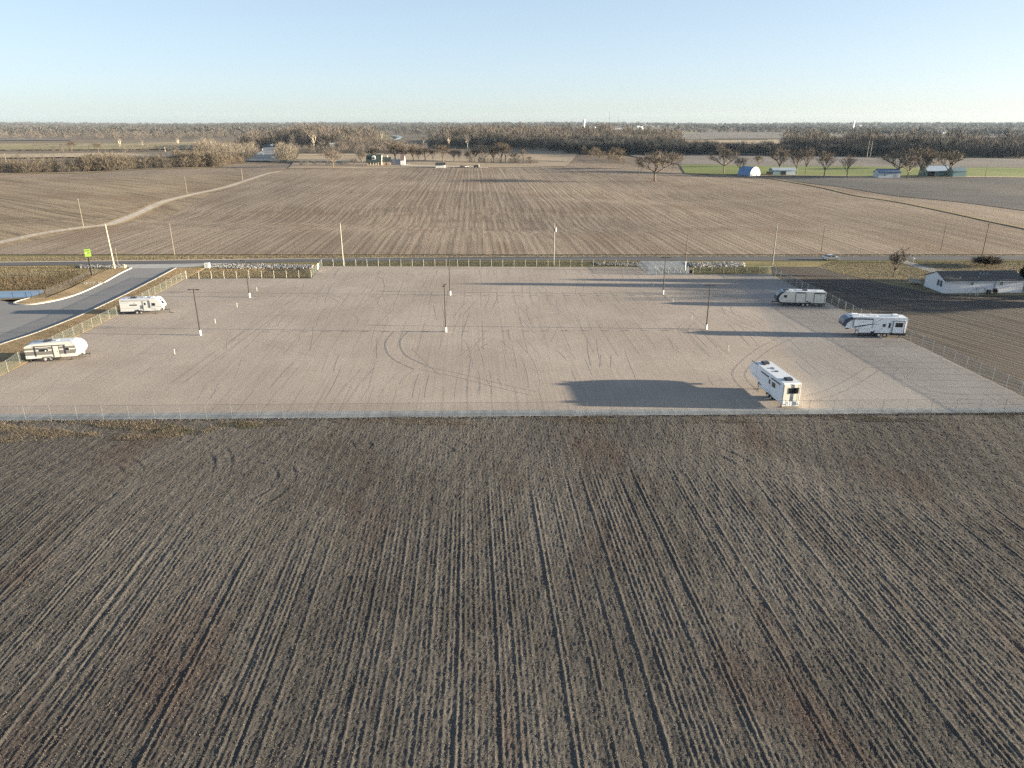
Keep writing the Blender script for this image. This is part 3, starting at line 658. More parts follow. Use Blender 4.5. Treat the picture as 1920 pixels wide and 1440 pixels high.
proto('shrub0', bark, twigr, seed=95, spread=.7, tfrac=.08, kids=(7, 5, 4), up=.35, tw=9, twl=.14, rad=.012, tww=.010)
ntree = 0
def tree(key, u, vb, vt, label, group=None, wide=1., name='bare_tree', cat='tree', world=None, ht=None):
    me, mc, h0 = PROTO[key]
    if world: x, y = world
    else: x, y = G(u, vb)
    z = float(H(x, y))
    if ht is None: ht = (vb-vt)*depth(x, y, z)/F/.985
    s = ht/h0; o = empty(name, (x, y, z-.1), rnd.uniform(0, 6.28), label, cat, group, (s*wide, s*wide, s))
    for nm, m_ in (('trunk', me), ('crown', mc)):
        c = bpy.data.objects.new(nm, m_); COL.objects.link(c); c.parent = o
    return o
tree('oak0', 1228, 340, 280, 'large lone bare oak standing forward in the stubble field with its trunk clear', wide=1.25)
tree('elm0', 1197, 319, 287, 'small bare tree just left behind the large lone oak')
tree('oak1', 1243, 318, 281, 'broad bare tree in the clump right behind the lone oak', wide=1.1)
tree('elm1', 1262, 319, 282, 'upright bare tree at the right end of the clump behind the lone oak')
tree('elm2', 1272, 318, 285, 'last thin bare tree of the clump beside the green strip', wide=.9)
tree('warm0', 1150, 302, 275, 'tallest bare tree in the scrubby fence line running to the dark woods')
tree('warm1', 1163, 303, 278, 'bare tree nearer end of the scrubby fence line', wide=1.1)
tree('warm2', 1120, 294, 278, 'small bare tree at the far end of the scrubby fence line', wide=1.2)
tree('elm0', 1304, 289, 256, 'bare tree alone on the pale margin before the dark woods')
tree('elm1', 1349, 297, 268, 'bare tree on the grey field behind the blue dome barn')
tree('oak2', 1357, 325, 272, 'big forked bare tree left of the blue dome barn', wide=.9)
tree('elm2', 1386, 327, 290, 'slim bare tree right beside the blue dome barn')
tree('warm0', 1421, 314, 289, 'small bare tree behind the blue dome barn')
tree('oak0', 1460, 327, 270, 'broad brown bare tree in front of the long pale shed', wide=.95)
tree('elm0', 1494, 327, 272, 'tall bare tree at the right end of the long pale shed')
tree('elm1', 1510, 327, 273, 'twin stemmed bare tree right of the long pale shed', wide=.9)
tree('warm1', 1545, 331, 278, 'bare leaning tree alone between the pale shed and the young tree', wide=.8)
tree('elm2', 1587, 332, 287, 'rounded bare young tree alone on the green strip')
tree('oak1', 1685, 332, 276, 'spreading bare tree at the right end of the blue roofed shed', wide=1.1)
tree('oak2', 1701, 335, 287, 'low forking bare tree in front between the two shed groups', wide=.95)
tree('warm2', 1722, 332, 272, 'thick trunked bare tree midway between the blue shed and green barn')
tree('elm1', 1732, 332, 290, 'thin bare tree close to the left side of the green barn', wide=.8)
tree('oak0', 1749, 317, 280, 'fan shaped bare tree rising behind the green barn')
tree('warm0', 1777, 332, 280, 'wide bare tree between the green barn and the teal shed', wide=1.2)
tree('oak1', 624, 314, 278, 'bare tree alone in the field left of the farmhouse', wide=1.1)
tree('elm2', 664, 312, 296, 'low bare tree just left of the farmhouse', wide=1.4)
tree('elm0', 681, 312, 276, 'slim dark bare tree touching the left end of the farmhouse')
tree('warm0', 737, 312, 300, 'small reddish bare tree in front of the farmhouse garage', wide=.8)
for i, (u, vb, vt, wd, k) in enumerate([(700, 303, 272, 1.1, 'warm1'), (742, 303, 264, 1.2, 'warm0'), (757, 303, 267, 1.1, 'oak2'), (775, 302, 270, 1, 'warm2')]):
    tree(k, u, vb, vt, 'tall brown bare tree of the dense clump behind the farmhouse', 'trees behind the farmhouse', wd)
for i, (u, vb, vt, wd, k) in enumerate([(797, 303, 272, 1.1, 'oak1'), (812, 303, 276, 1, 'elm1'), (831, 304, 270, 1.2, 'warm0'), (851, 303, 276, 1, 'oak0'), (862, 303, 278, .9, 'elm0'), (890, 304, 274, 1, 'warm1'), (910, 304, 270, 1.1, 'oak2'), (926, 305, 274, 1, 'warm2'), (940, 305, 265, 1.1, 'warm0'), (948, 305, 267, .9, 'elm2'), (965, 305, 284, 1, 'oak1'), (982, 305, 278, 1, 'elm1'), (994, 305, 290, 1.2, 'elm0'), (785, 303, 280, 1, 'elm2'), (876, 303, 282, .9, 'warm2')]):
    tree(k, u, vb, vt, 'bare tree in the long row crossing the pasture right of the farmhouse', 'row of bare trees across the pasture', wd)
tree('syc0', 588, 279, 243, 'tall white barked sycamore in front of the wooded hill', wide=1.1)
tree('syc1', 1753, 281, 254, 'white barked sycamore in the woods above the green barn')
tree('syc0', 1697, 276, 250, 'white barked tree in the woods above the blue roofed shed')
for (u, vb, vt, k) in [(225, 276, 258, 'syc0'), (268, 273, 260, 'syc1'), (335, 276, 256, 'syc0'), (310, 284, 268, 'syc1'), (135, 284, 262, 'warm1'), (185, 286, 266, 'warm0')]:
    tree(k, u, vb, vt, 'pale bare tree scattered over the meadows on the left', 'pale trees on the left meadows')
for (u, vb, vt) in [(793, 274, 252), (842, 277, 254), (877, 279, 250), (716, 262, 244), (950, 271, 258), (1060, 276, 262)]:
    tree('syc1' if u % 2 else 'syc0', u, vb, vt, 'pale trunked tree standing at the edge of the wooded bluff', 'pale trees along the bluff')
# near the mobile home
tree('yard0', 1674, 519, 458, 'slender bare young tree in the yard left of the mobile home', wide=1.0)
tree('shrub0', 1848, 499, 474, 'round twiggy bare bush beside the road behind the mobile home', wide=2.0, name='bare_bush', cat='bush')
evg = islandmat('cedar_foliage', [(.035, .05, .025), (.05, .065, .03), (.025, .035, .02)])
def cedar(x, y, ht, label, wd=.3, n=5000):
    o = empty('evergreen_tree', (x, y, 0), 0, label, 'tree')
    mb = MB(); mb.bar((0, 0, 0), (0, 0, ht*.8), ht*.02, 7, ht*.006); mb.build('trunk', bark, o)
    t = rng.random(n)**.8; z = ht*(.04+.96*t); r = ht*wd*(1-t)**.75*rng.uniform(.45, 1.08, n); a = rng.uniform(0, 2*pi, n)
    p = np.stack([r*np.cos(a), r*np.sin(a), z], -1); d = np.stack([np.cos(a), np.sin(a), rng.uniform(-.1, .6, n)], -1)*.6+rng.normal(0, .25, (n, 3))
    s = rng.normal(0, .2, (n, 3)); V = np.stack([p-s, p+s, p+d], 1).reshape(-1, 3)
    npobj('crown', V, np.arange(3*n).reshape(n, 3), evg, o)
cedar(127.5, 174, 4.5, 'dark evergreen shrub at the right edge behind the mobile home', .5, 2600)
cedar(150, 164.5, 21, 'tall dark evergreen beyond the right end of the mobile home', .2, 9000)
cedar(160, 170, 19, 'second tall evergreen beyond the right end of the mobile home', .3)
cedar(146, 158, 9, 'low broad evergreen in front of the tall ones right of the mobile home', .3)
tree('oak0', 0, 0, 0, 'broad bare oak on the lawn right of the mobile home', world=(158, 154), ht=20, wide=1.2)
tree('oak1', 0, 0, 0, 'second broad bare oak farther along the lawn right of the mobile home', world=(172, 150), ht=19, wide=1.2)
tree('warm2', 0, 0, 0, 'bare tree on the lawn nearest the field right of the mobile home', world=(139, 148), ht=8, wide=1.3)

# woods: many merged low trees, one mass each
def lowtree(seed, tri, ln, wd, cw=.28, c0=.22):
    g = np.random.default_rng(seed); V = []
    for k in range(3):
        a = 2*pi*k/3; V.append([(-.012*sin(a), .012*cos(a), 0), (.012*sin(a), -.012*cos(a), 0), (0, 0, .8)])
    for i in range(tri):
        t = g.random(); z = c0+(.98-c0)*t; rad = cw*math.sqrt(max(.05, 1-((t-.42)/.62)**2)); a = g.uniform(0, 2*pi); r0 = rad*g.random()**.6
        p = np.array([r0*cos(a), r0*sin(a), z-.06]); d = np.array([cos(a)*.5, sin(a)*.5, 1.1])+g.normal(0, .5, 3); d /= np.linalg.norm(d)
        s = np.cross(d, g.normal(0, 1, 3)); s /= np.linalg.norm(s)+1e-9; w_ = wd*g.uniform(.6, 1.3)
        V.append([p-s*w_, p+s*w_, p+d*ln*g.uniform(.6, 1.3)])
    return np.array(V).reshape(-1, 3)
LOW = [lowtree(i, 130, .26, .0085, .25+.02*(i % 3), .12+.05*(i % 4)) for i in range(6)]
FAR = [lowtree(10+i, 34, .34, .05, .42, .12) for i in range(4)]
def woods(name, pts, hts, lib, mat, wide=1.):
    Vs = []
    for (x, y), h in zip(pts, hts):
        h = h*(1+.10*sin(x*.021+y*.011+1)+.12*sin(x*.067+y*.03)+.08*sin(x*.16)); v = lib[rng.integers(len(lib))]; a = rng.uniform(0, 6.28); R_ = np.array([[cos(a), -sin(a), 0], [sin(a), cos(a), 0], [0, 0, 1]])
        q = v@R_.T*np.array([h*wide, h*wide, h]); Vs.append(q+(x, y, float(H(x, y))-.3))
    V = np.concatenate(Vs); npobj(name, V, np.arange(len(V)).reshape(-1, 3), mat, kind='stuff')
def band_pts(q, n, world=False):
    c = [np.array(p if world else G(*p), float) for p in q]; s = rng.random((n, 1)); t = rng.random((n, 1))
    return (1-t)*((1-s)*c[0]+s*c[1])+t*((1-s)*c[3]+s*c[2])
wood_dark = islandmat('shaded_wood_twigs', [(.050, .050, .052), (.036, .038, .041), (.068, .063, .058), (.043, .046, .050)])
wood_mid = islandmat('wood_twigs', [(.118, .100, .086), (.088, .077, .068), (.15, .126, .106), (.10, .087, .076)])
wood_far = islandmat('far_wood_twigs', [(.075, .068, .062), (.05, .05, .05), (.10, .086, .075), (.05, .052, .052)])
def hts(n, h, v=.28): return h*rng.normal(1, v, n).clip(.5, 1.5)
# wooded hill left of centre
q = band_pts([(-400, 1075), (-215, 1075), (-215, 1300), (-430, 1300)], 520, True); woods('hill_woods', q, hts(520, 15), LOW, wood_mid, 1.15)
# wooded bluff in the middle
q = band_pts([(-130, 1150), (235, 1045), (330, 1480), (-130, 1500)], 1500, True); woods('bluff_woods', q, hts(1500, 14), LOW, wood_mid, 1.15)
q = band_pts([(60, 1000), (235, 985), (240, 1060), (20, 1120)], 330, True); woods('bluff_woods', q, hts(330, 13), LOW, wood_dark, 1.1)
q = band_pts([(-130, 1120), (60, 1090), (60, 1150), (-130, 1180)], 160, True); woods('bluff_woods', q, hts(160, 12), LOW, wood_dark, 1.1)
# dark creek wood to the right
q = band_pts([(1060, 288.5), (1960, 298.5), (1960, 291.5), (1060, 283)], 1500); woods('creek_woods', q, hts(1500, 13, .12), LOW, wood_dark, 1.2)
q = band_pts([(1470, 290), (1960, 294), (1960, 283), (1470, 280)], 900); woods('creek_woods', q, hts(900, 17.5, .2), LOW, wood_mid, 1.05)
q = band_pts([(1120, 280), (1230, 280), (1230, 270), (1120, 270)], 160); woods('creek_woods', q, hts(160, 15, .2), LOW, wood_mid, 1.1)
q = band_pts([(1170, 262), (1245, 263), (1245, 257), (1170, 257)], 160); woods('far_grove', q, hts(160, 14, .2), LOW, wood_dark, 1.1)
# hedgerow and thickets on the left
q = np.concatenate([band_pts([(-60, 327), (420, 313), (420, 310), (-60, 322)], 420), band_pts([(330, 313), (415, 312), (400, 302), (330, 305)], 120)]); woods('hedgerow', q, hts(len(q), 7.6, .35), LOW, islandmat('hedge_twigs', [(.10, .082, .062), (.075, .064, .05), (.13, .105, .078), (.085, .074, .056)]), 1.5)
q = band_pts([(372, 303), (468, 301), (486, 286), (385, 287)], 300); woods('thicket', q, hts(300, 11.5, .38), LOW, paletw, 1.1)
q = band_pts([(372, 312), (448, 309), (462, 301), (380, 300)], 120); woods('thicket', q, hts(120, 6.5, .2), LOW, twigr, 1.3)
q = band_pts([(518, 303), (552, 303), (550, 290), (523, 290)], 110); woods('thicket', q, hts(110, 9.5, .4), LOW, paletw, 1.3)
q = band_pts([(548, 288), (800, 290), (790, 282), (550, 281)], 260); woods('thicket', q, hts(260, 7, .25), LOW, wood_mid, 1.3)
q = band_pts([(600, 282), (800, 283), (800, 276), (600, 274)], 220); woods('thicket', q, hts(220, 9, .25), LOW, wood_mid, 1.2)
q = band_pts([(-60, 301), (380, 300), (380, 297.5), (-60, 296)], 60); woods('hedgerow', q, hts(60, 5, .4), LOW, wood_mid, 1.3)
q = band_pts([(-60, 286), (380, 283), (380, 281), (-60, 284)], 100); woods('hedgerow', q, hts(100, 6, .4), LOW, wood_mid, 1.2)
q = band_pts([(-60, 262.5), (500, 261), (500, 256), (-60, 257)], 300); woods('left_woods', q, hts(300, 12, .3), LOW, wood_mid, 1.2)
q = band_pts([(1090, 290), (1165, 305), (1175, 303), (1110, 289)], 60); woods('scrub', q, hts(60, 6, .3), LOW, twigr, 1.4)
q = np.concatenate([band_pts([(960, 307), (1012, 307), (1012, 305.5), (960, 305.5)], 26), band_pts([(880, 305), (990, 306), (990, 304), (880, 304)], 30)]); woods('scrub', q, hts(len(q), 4, .3), LOW, wood_mid, 1.5)
q = band_pts([(560, 311), (670, 311), (670, 308), (560, 308)], 30); woods('scrub', q, hts(30, 3.6, .3), LOW, wood_mid, 1.6)
# far country: belts of woodland one behind another
belts = []
def belt(D, u0, u1, dep, n, h): 
    k = 1/1420.; s = rng.random(n); D_ = D+rng.uniform(-dep, dep, n); u = u0+(u1-u0)*s; belts.append((np.stack([(u-960)*k*D_, D_], -1), hts(n, h, .18)))
for i, D in enumerate([1950, 2150, 2350, 2600, 2850, 3150, 3500, 3900, 4400, 4900, 5500, 6200, 7000, 7900]):
    dep = 60+D*.03
    def B(u0, u1, f=1.): belt(D, u0, u1, dep, int((u1-u0)*.30*(1+D/4500)*f), 13.5+rnd.uniform(-1, 2.5))
    if D <= 2400:
        B(-60, 520, .6) if D > 2100 else None; B(540, 640); B(800, 1010, .6)
    elif D <= 3200:
        B(-60, 450, 1.2); B(440, 650, 1.1); B(740, 1150, .8); B(1480, 1700, .9)
    elif D <= 4500:
        B(-60, 1130, 1.); B(1240, 1560, .7); B(1560, 1980, .5)
    else: B(-60, 1980, 1.1)
for (u0, u1, D, n) in ((1290, 1480, 3000, 60), (1630, 1700, 2500, 60), (1780, 1980, 2700, 160), (1700, 1980, 2250, 150), (1000, 1160, 2100, 120), (1380, 1900, 3800, 160)):
    belt(D, u0, u1, 60, n, 12)
woods('far_woods', np.concatenate([b_[0] for b_ in belts]), np.concatenate([b_[1] for b_ in belts]), FAR, wood_far, 1.3)

# ------------------------------------------------------------------ fences
galv = pm('galvanised_steel', (.17, .17, .165), .45, .5, var=.08)
pales = pm('pale_steel', (.50, .50, .47), .5, .4, var=.06)
galvd = pm('grey_steel', (.15, .155, .16), .5, .5, var=.08)
blackm = pm('black_metal', (.02, .02, .022), .4, .3)
chx = meshmat('chain_link_x', 0); chy = meshmat('chain_link_y', 1)
chf = meshmat('chain_link_front', 0, .12, (.15, .17, .18))
def fence(name, label, pts, ht, sp, mesh, post, pr=.030, rail=.018, ends=True, arm=False, pick=None):
    P = [np.array(p, float) for p in pts]; o = empty(name, (*P[0], 0), 0, label, 'fence')
    org = P[0]; tot = []
    mp = MB()
    for a, c in zip(P[:-1], P[1:]):
        L = np.linalg.norm(c-a); n = max(1, round(L/sp))
        for k in range(n): tot.append(a+(c-a)*k/n)
        A = a-org; C_ = c-org; mp.add([(*A, .05), (*C_, .05), (*C_, ht), (*A, ht)], [(0, 1, 2, 3)])
    tot.append(P[-1])
    mp.build('mesh_panel', mesh, o)
    rl = MB()
    for a, c in zip(P[:-1], P[1:]): rl.bar((*(a-org), ht), (*(c-org), ht), rail, 5)
    rl.build('top_rail', post, o)
    pb = MB(); pb.bar((0, 0, 0), (0, 0, ht+.06), pr, 6); pb.ell((0, 0, ht+.07), (pr*1.3, pr*1.3, pr), 6, 4)
    if arm: pb.bar((0, 0, ht), (0.18, 0, ht+.28), .015, 4)
    first = None
    for q in tot[:100]:
        if first is None: c = first = pb.build('post', post, o)
        else: c = first.copy(); COL.objects.link(c); c.parent = o
        c.location = (*(q-org), 0)
    return o
fence('chain_link_fence', 'long chain link fence along the near edge of the gravel lot', [(-112, 85.4), G(0, 787.5), G(960, 779.5), G(1973, 772.5)], 1.95, 3.4, chf, galvd, .018, .016)
fence('chain_link_fence', 'chain link fence down the left side of the lot beside the golden grass', [G(*p) for p in ((-112, 764), (16, 697.5), (38, 682), (206, 599), (350, 521.5))], 1.9, 3.1, chy, galv)
fence('chain_link_fence', 'short chain link fence facing the stony ditch at the back left of the lot', [G(350, 523.5), G(584, 521)], 1.9, 3.1, chx, pales)
jog = fence('chain_link_fence', 'short fence jog with a white board at the back left corner', [G(584, 520.5), G(604, 500)], 1.9, 3, meshmat('chain_link_dense', 1, .34), galv)
a = np.array(G(596, 508)); d = np.array(G(604, 500))-np.array(G(584, 520.5)); d /= np.linalg.norm(d)
mb = MB(); mb.box(-.75, .75, -.03, .03, .55, 1.85); 
bd = mb.build('notice_board', pm('white_sheet', (.80, .78, .70), .7, var=.04), label='white blank board hung on the back left fence corner', cat='board'); bd.location = (a[0]+.12, a[1]-.06, 0); bd.rotation_euler = (0, 0, math.atan2(d[1], d[0]))
fence('chain_link_fence', 'long chain link fence along the back of the lot beside the road', [G(604, 499.5), G(1197, 500)], 1.9, 3.1, chx, pales)
fence('chain_link_fence', 'short fence jog left of the white gates', [G(1197, 500.5), G(1215, 515)], 1.9, 2.6, meshmat('chain_link_dense', 1, .34), galv)
fence('chain_link_fence', 'chain link fence right of the gates facing the green ditch', [G(1299, 515), G(1312, 515), G(1422, 514.5), G(1444, 513.5)], 1.95, 3.1, chx, pales)
fence('chain_link_fence', 'chain link fence down the right side of the lot along the ploughed field', [G(*p) for p in ((1444, 513), (1454, 517.5), (1503, 543), (1571, 576), (1612, 597), (1728, 651), (1788, 681), (1835, 703), (1913, 741), (1990, 779))], 1.9, 3.1, meshmat('chain_link_right', 1, .28, (.24, .25, .24)), pales, .045)
# gate: two leaves on posts with diagonal braces
gx0, gy = G(1230, 515); gx1, _ = G(1287, 515)
o = empty('sliding_gate', (gx0, gy, 0), 0, 'white framed chain link gate with diagonal braces at the back of the lot', 'gate'); Wg = gx1-gx0
mb = MB(); n = 5
mb.bar((0, 0, .12), (Wg, 0, .12), .04, 6); mb.bar((0, 0, 1.85), (Wg, 0, 1.85), .04, 6)
for k in range(n+1): mb.bar((Wg*k/n, 0, .1), (Wg*k/n, 0, 1.87), .04, 6)
for k in range(n): mb.bar((Wg*k/n, 0, 1.83), (Wg*(k+1)/n, 0, .14), .035, 6)
whitep = pm('white_gate_paint', (.38, .38, .36), .5)
mb.build('gate_frame', whitep, o)
mb = MB(); mb.add([(0, .03, .12), (Wg, .03, .12), (Wg, .03, 1.85), (0, .03, 1.85)], [(0, 1, 2, 3)]); mb.build('mesh_panel', chx, o)
for xx in (-.35, Wg+.3):
    mb = MB(); mb.bar((xx, .12, 0), (xx, .12, 2.1), .07, 8); mb.ell((xx, .12, 2.1), (.09, .09, .06), 8, 4); mb.build('post', whitep, o)
x, y = G(1295, 513); o = empty('gate_motor', (x, y, 0), 0, 'small black gate motor box beside the white gate', 'gate motor')
mb = MB(); mb.box(-.35, .35, -.3, .3, .1, .95); mb.build('housing', blackm, o, bevel=.06); mb = MB(); mb.box(-.45, .45, -.4, .4, 0, .1); mb.build('pad', curbm, o)
# black fences round the pond
def pfence(label, pts, ht=1.25, dense=1.):
    P = [np.array(G(*p)) for p in pts]; org = P[0]; o = empty('metal_fence', (*org, 0), 0, label, 'fence'); n = 0; first = None
    rl = MB(); pk = MB()
    for a, c in zip(P[:-1], P[1:]):
        for z in (.2, ht-.1): rl.bar((*(a-org), z), (*(c-org), z), .022, 4)
        L = np.linalg.norm(c-a); k = int(L/.30*dense)
        for i in range(k): q = a+(c-a)*i/k-org; pk.bar((*q, .08), (*q, ht), .011, 3, caps=False)
        k = max(1, round(L/2.4))
        for i in range(k+1):
            q = a+(c-a)*i/k-org
            if first is None: pb = MB(); pb.bar((0, 0, 0), (0, 0, ht+.1), .04, 5); s = first = pb.build('post', blackm, o)
            else: s = first.copy(); COL.objects.link(s); s.parent = o
            s.location = (*q, 0)
    rl.build('rail', blackm, o); pk.build('pickets', blackm, o)
pfence('black metal fence on the far bank of the pond below the road', [(-60, 520), (0, 519.5), (112, 517), (145, 517.5)])
pfence('black metal fence climbing from the pond to the green sign', [(60, 558.5), (85, 554), (130, 535), (160, 521), (187, 512.5)], 1.35, 1.6)
pfence('black metal fence along the near edge of the blue pond', [(-60, 560), (0, 559.3), (50, 558.6), (75, 556.5)])

# ------------------------------------------------------------------ poles
bronze = pm('dark_bronze', (.035, .030, .028), .45, .4); concw = pm('pole_base_concrete', (.72, .70, .66), .8, var=.08)
def light_pole(u, v, ht, label, heads, rz=0.):
    x, y = G(u, v); o = empty('light_pole', (x, y, 0), R(rz), label, 'light pole', 'parking lot light poles')
    mb = MB(); mb.bar((0, 0, 0), (0, 0, 1.0), .20, 14, .19); mb.build('concrete_base', concw, o, bevel=.02)
    mb = MB(); mb.box(-.17, .17, -.17, .17, 1.0, 1.05); mb.bar((0, 0, 1.0), (0, 0, ht), .115, 8, .09); mb.build('pole', bronze, o)
    mb = MB(); mb.bar((0, 0, ht-.02), (0, 0, ht+.05), .11, 8); mb.build('pole_cap', bronze, o)
    for s in heads:
        mb = MB(); mb.bar((0, 0, ht-.12), (s*.45, 0, ht-.10), .035, 6)
        mb.box(min(s*.4, s*1.05), max(s*.4, s*1.05), -.2, .2, ht-.16, ht-.06); hd = mb.build('lamp_head', bronze, o)
        mb = MB(); mb.box(min(s*.5, s*1.0), max(s*.5, s*1.0), -.15, .15, ht-.19, ht-.162); mb.build('lens', pm('lamp_lens', (.5, .5, .48), .3), hd)
light_pole(376, 628.5, 8.7, 'dark light pole nearest the two trailers on the left', (-1, 1))
light_pole(468, 557.5, 8.4, 'dark light pole in front of the stony ditch at the back left', (-1,))
light_pole(836, 622.5, 9.0, 'dark light pole in the near row at the middle of the lot', (-1, 1), 88)
light_pole(844, 553.5, 8.7, 'dark light pole in the back row at the middle of the lot', (-1, 1), 88)
light_pole(1243, 552, 8.6, 'dark light pole in front of the white gates', (-1, 1))
light_pole(1324, 617.5, 8.6, 'dark light pole nearest the trailers on the right', (-1, 1))
woodp = pm('weathered_pole_wood', (.19, .165, .135), .9, var=.2, scale=1.5); woodd = pm('dark_pole_wood', (.13, .105, .085), .9, var=.2, scale=1.5)
def upole(u, vb, ht, label, r=.16, m=woodp, arm=0, extra=None, lean=0.):
    x, y = G(u, vb); z = float(H(x, y)) if vb < 478 else 0; o = empty('utility_pole', (x, y, z), 0, label, 'utility pole')
    mb = MB(); mb.bar((0, 0, -.2), (lean, 0, ht), r, 8, r*.62); mb.build('pole', m, o)
    mb = MB(); mb.bar((lean, 0, ht), (lean, 0, ht+.28), .05, 6); mb.bar((lean, 0, ht+.12), (lean, 0, ht+.2), .09, 6); mb.build('insulator', galv, o)
    if arm: mb = MB(); mb.box(-arm, arm, -.06, .06, ht-.7, ht-.58); mb.build('crossarm', m, o)
    if extra == 'transformer':
        mb = MB(); mb.bar((.38, -.1, ht-2.3), (.38, -.1, ht-1.3), .25, 12); mb.box(.1, .3, -.14, -.06, ht-2, ht-1.9); mb.build('transformer', pm('transformer_grey', (.62, .62, .6), .5), o)
    if extra == 'conduit':
        mb = MB(); mb.bar((0, -.2, 0), (0, -.2, 2.4), .14, 8); mb.build('conduit', concw, o)
        mb = MB(); mb.bar((0, -.2, 4.6), (0, -.2, 5.0), .12, 8); mb.build('collar', galv, o)
        mb = MB(); mb.bar((0, 0, 2.4), (0, 0, ht), r*1.02, 8, r*.65); mb.build('sleeve', woodd, o)
    return o
upole(215, 504, 11.7, 'thick pale utility pole where the drive meets the road', .24, pm('new_pole_wood', (.36, .31, .245), .9, var=.12, scale=1.5), lean=-.25)
upole(222, 499, 4.5, 'thin short pole close beside the thick pale utility pole', .07)
upole(644, 498, 11.4, 'pale utility pole behind the fence near the back left corner', .17, pm('pale_pole_wood', (.34, .32, .28), .9, var=.1, scale=1.5))
upole(1038, 498, 11.6, 'utility pole carrying a grey transformer behind the back fence', .19, pm('grey_pole_wood', (.26, .245, .215), .9, var=.12, scale=1.5), extra='transformer')
upole(1284, 507, 9.3, 'dark pole with a white foot standing at the gates', .13, woodd, extra='conduit')
upole(1448, 497, 11.4, 'utility pole left of the silver car beyond the lot corner', .17, MATS['grey_pole_wood'])
upole(327, 477, 8.8, 'thin pole across the road behind the drive entrance', .12)
upole(907, 475, 8.7, 'thin pole across the road in the middle', .12)
upole(1540, 471, 7.6, 'thin dark pole across the road above the silver car', .13, woodd)
upole(1764, 470, 8.3, 'thin dark pole across the road left of the mobile home driveway bush', .13, woodd)
upole(1841, 481, 9.9, 'dark pole with short crossarm behind the bare bush', .15, woodd, arm=.6)
for (u, vb, vt, l) in ((157, 427, 376, 'pole beside the near bend of the gravel track'), (351, 364, 334, 'pole beside the middle of the gravel track'), (455, 338, 317, 'pale pole beside the far part of the gravel track'), (12, 304, 288, 'pole in the meadow behind the left hedgerow'), (580, 305, 298, 'short pale pole before the grey windrow'), (1847, 333, 308, 'lone pale leaning pole on the green strip right of the teal shed')):
    x, y = G(u, vb); upole(u, vb, (vb-vt)*depth(x, y, float(H(x, y)))/F, l, .13 if vb > 350 else .22, woodp)
# paired transmission poles
for (u, vb, vt) in ((1625, 297, 266), (1631, 296, 266)):
    x, y = G(u, vb); o = upole(u, vb, (vb-vt)*depth(x, y, float(H(x, y)))/F, 'pale tall pole of the twin transmission poles before the dark woods', .3, MATS['pale_pole_wood']); o['group'] = 'twin transmission poles'
# white marker stakes
stakem = pm('white_stake', (.80, .78, .72), .6)
for (u, v, l) in ((445, 576, 'between the two left light poles'), (404, 606, 'right of the nearest left light pole'), (328, 664, 'in the open gravel right of the striped trailer'), (482, 546, 'just right of the back left light pole'), (1225, 537, 'left of the light pole by the gates'), (1262, 569, 'between the right light poles'), (1297, 600, 'left of the nearest right light pole'), (1366, 657, 'in the open gravel beyond the fifth wheel parked by the near fence')):
    x, y = G(u, v); mb = MB(); mb.bar((0, 0, 0), (0, 0, .85), .026, 8); mb.bar((0, 0, .85), (0, 0, .9), .032, 8, .015)
    o = mb.build('marker_stake', stakem, label='white stake '+l, cat='stake', group='white marker stakes on the lot'); o.location = (x, y, .02)

# ------------------------------------------------------------------ green sign
x, y = G(173, 517.5); o = empty('pylon_sign', (x, y, 0), R(33), 'bright green sign board on a black post beside the drive', 'sign')
mb = MB(); mb.bar((0, 0, 0), (0, 0, 5.2), .19, 10); mb.build('post', blackm, o)
mb = MB(); mb.box(-.78, .78, -.26, .26, 4.95, 7.0); cab = mb.build('cabinet', blackm, o)
lime = pm('lime_face', (.13, .205, .03), .5, var=.03)
for s in (-1, 1):
    mb = MB(); mb.box(-.73, .73, .261*s if s > 0 else -.28, .28 if s > 0 else -.261, 5.0, 6.95); fc = mb.build('sign_face', lime, cab)
mk = MB()
for k in range(6): mk.box(-.55+k*.18, -.43+k*.18, -.295, -.282, 6.4, 6.62)
for k in range(4): mk.box(-.1+k*.16, .02+k*.16, -.295, -.282, 5.85, 6.02)
mk.build('lettering', pm('sign_lettering', (.02, .06, .01), .6), cab)
mk = MB(); mk.box(-.5, -.28, -.295, -.282, 5.8, 6.08); mk.build('emblem', pm('sign_emblem', (.7, .35, .25), .6), cab)
x, y = G(389, 502.5); o = empty('utility_box', (x, y, 0), R(2), 'white electrical box beside the stony ditch near the drive', 'utility box')
mb = MB(); mb.box(-.65, .65, -.45, .45, .15, 1.35); bx = mb.build('cabinet', pm('box_white', (.80, .79, .75), .6, var=.03), o, bevel=.03)
mb = MB(); mb.box(-.01, .01, -.462, -.451, .22, 1.3); mb.build('door_seam', galvd, bx); mb = MB(); mb.box(-.8, .8, -.6, .6, 0, .15); mb.build('pad', curbm, o)
x, y = G(234, 503.5); mb = MB(); mb.bar((0, 0, 0), (0, 0, 1.1), .12, 8); mb.ell((0, 0, 1.1), (.12, .12, .08), 8, 4); o = mb.build('bollard', pm('yellow_post', (.62, .50, .22), .7), label='short yellowish post at the corner of drive and road', cat='bollard'); o.location = (x, y, 0)
x, y = G(1712, 492.5); mb = MB(); o = empty('mailbox', (x, y, 0), 0, 'small white mailbox post beside the farm drive entrance', 'mailbox'); mb.bar((0, 0, 0), (0, 0, 1.1), .06, 6); mb.build('post', stakem, o)
mb = MB(); mb.box(-.13, .13, -.3, .3, 1.1, 1.35); mb.build('box', stakem, o, bevel=.05)
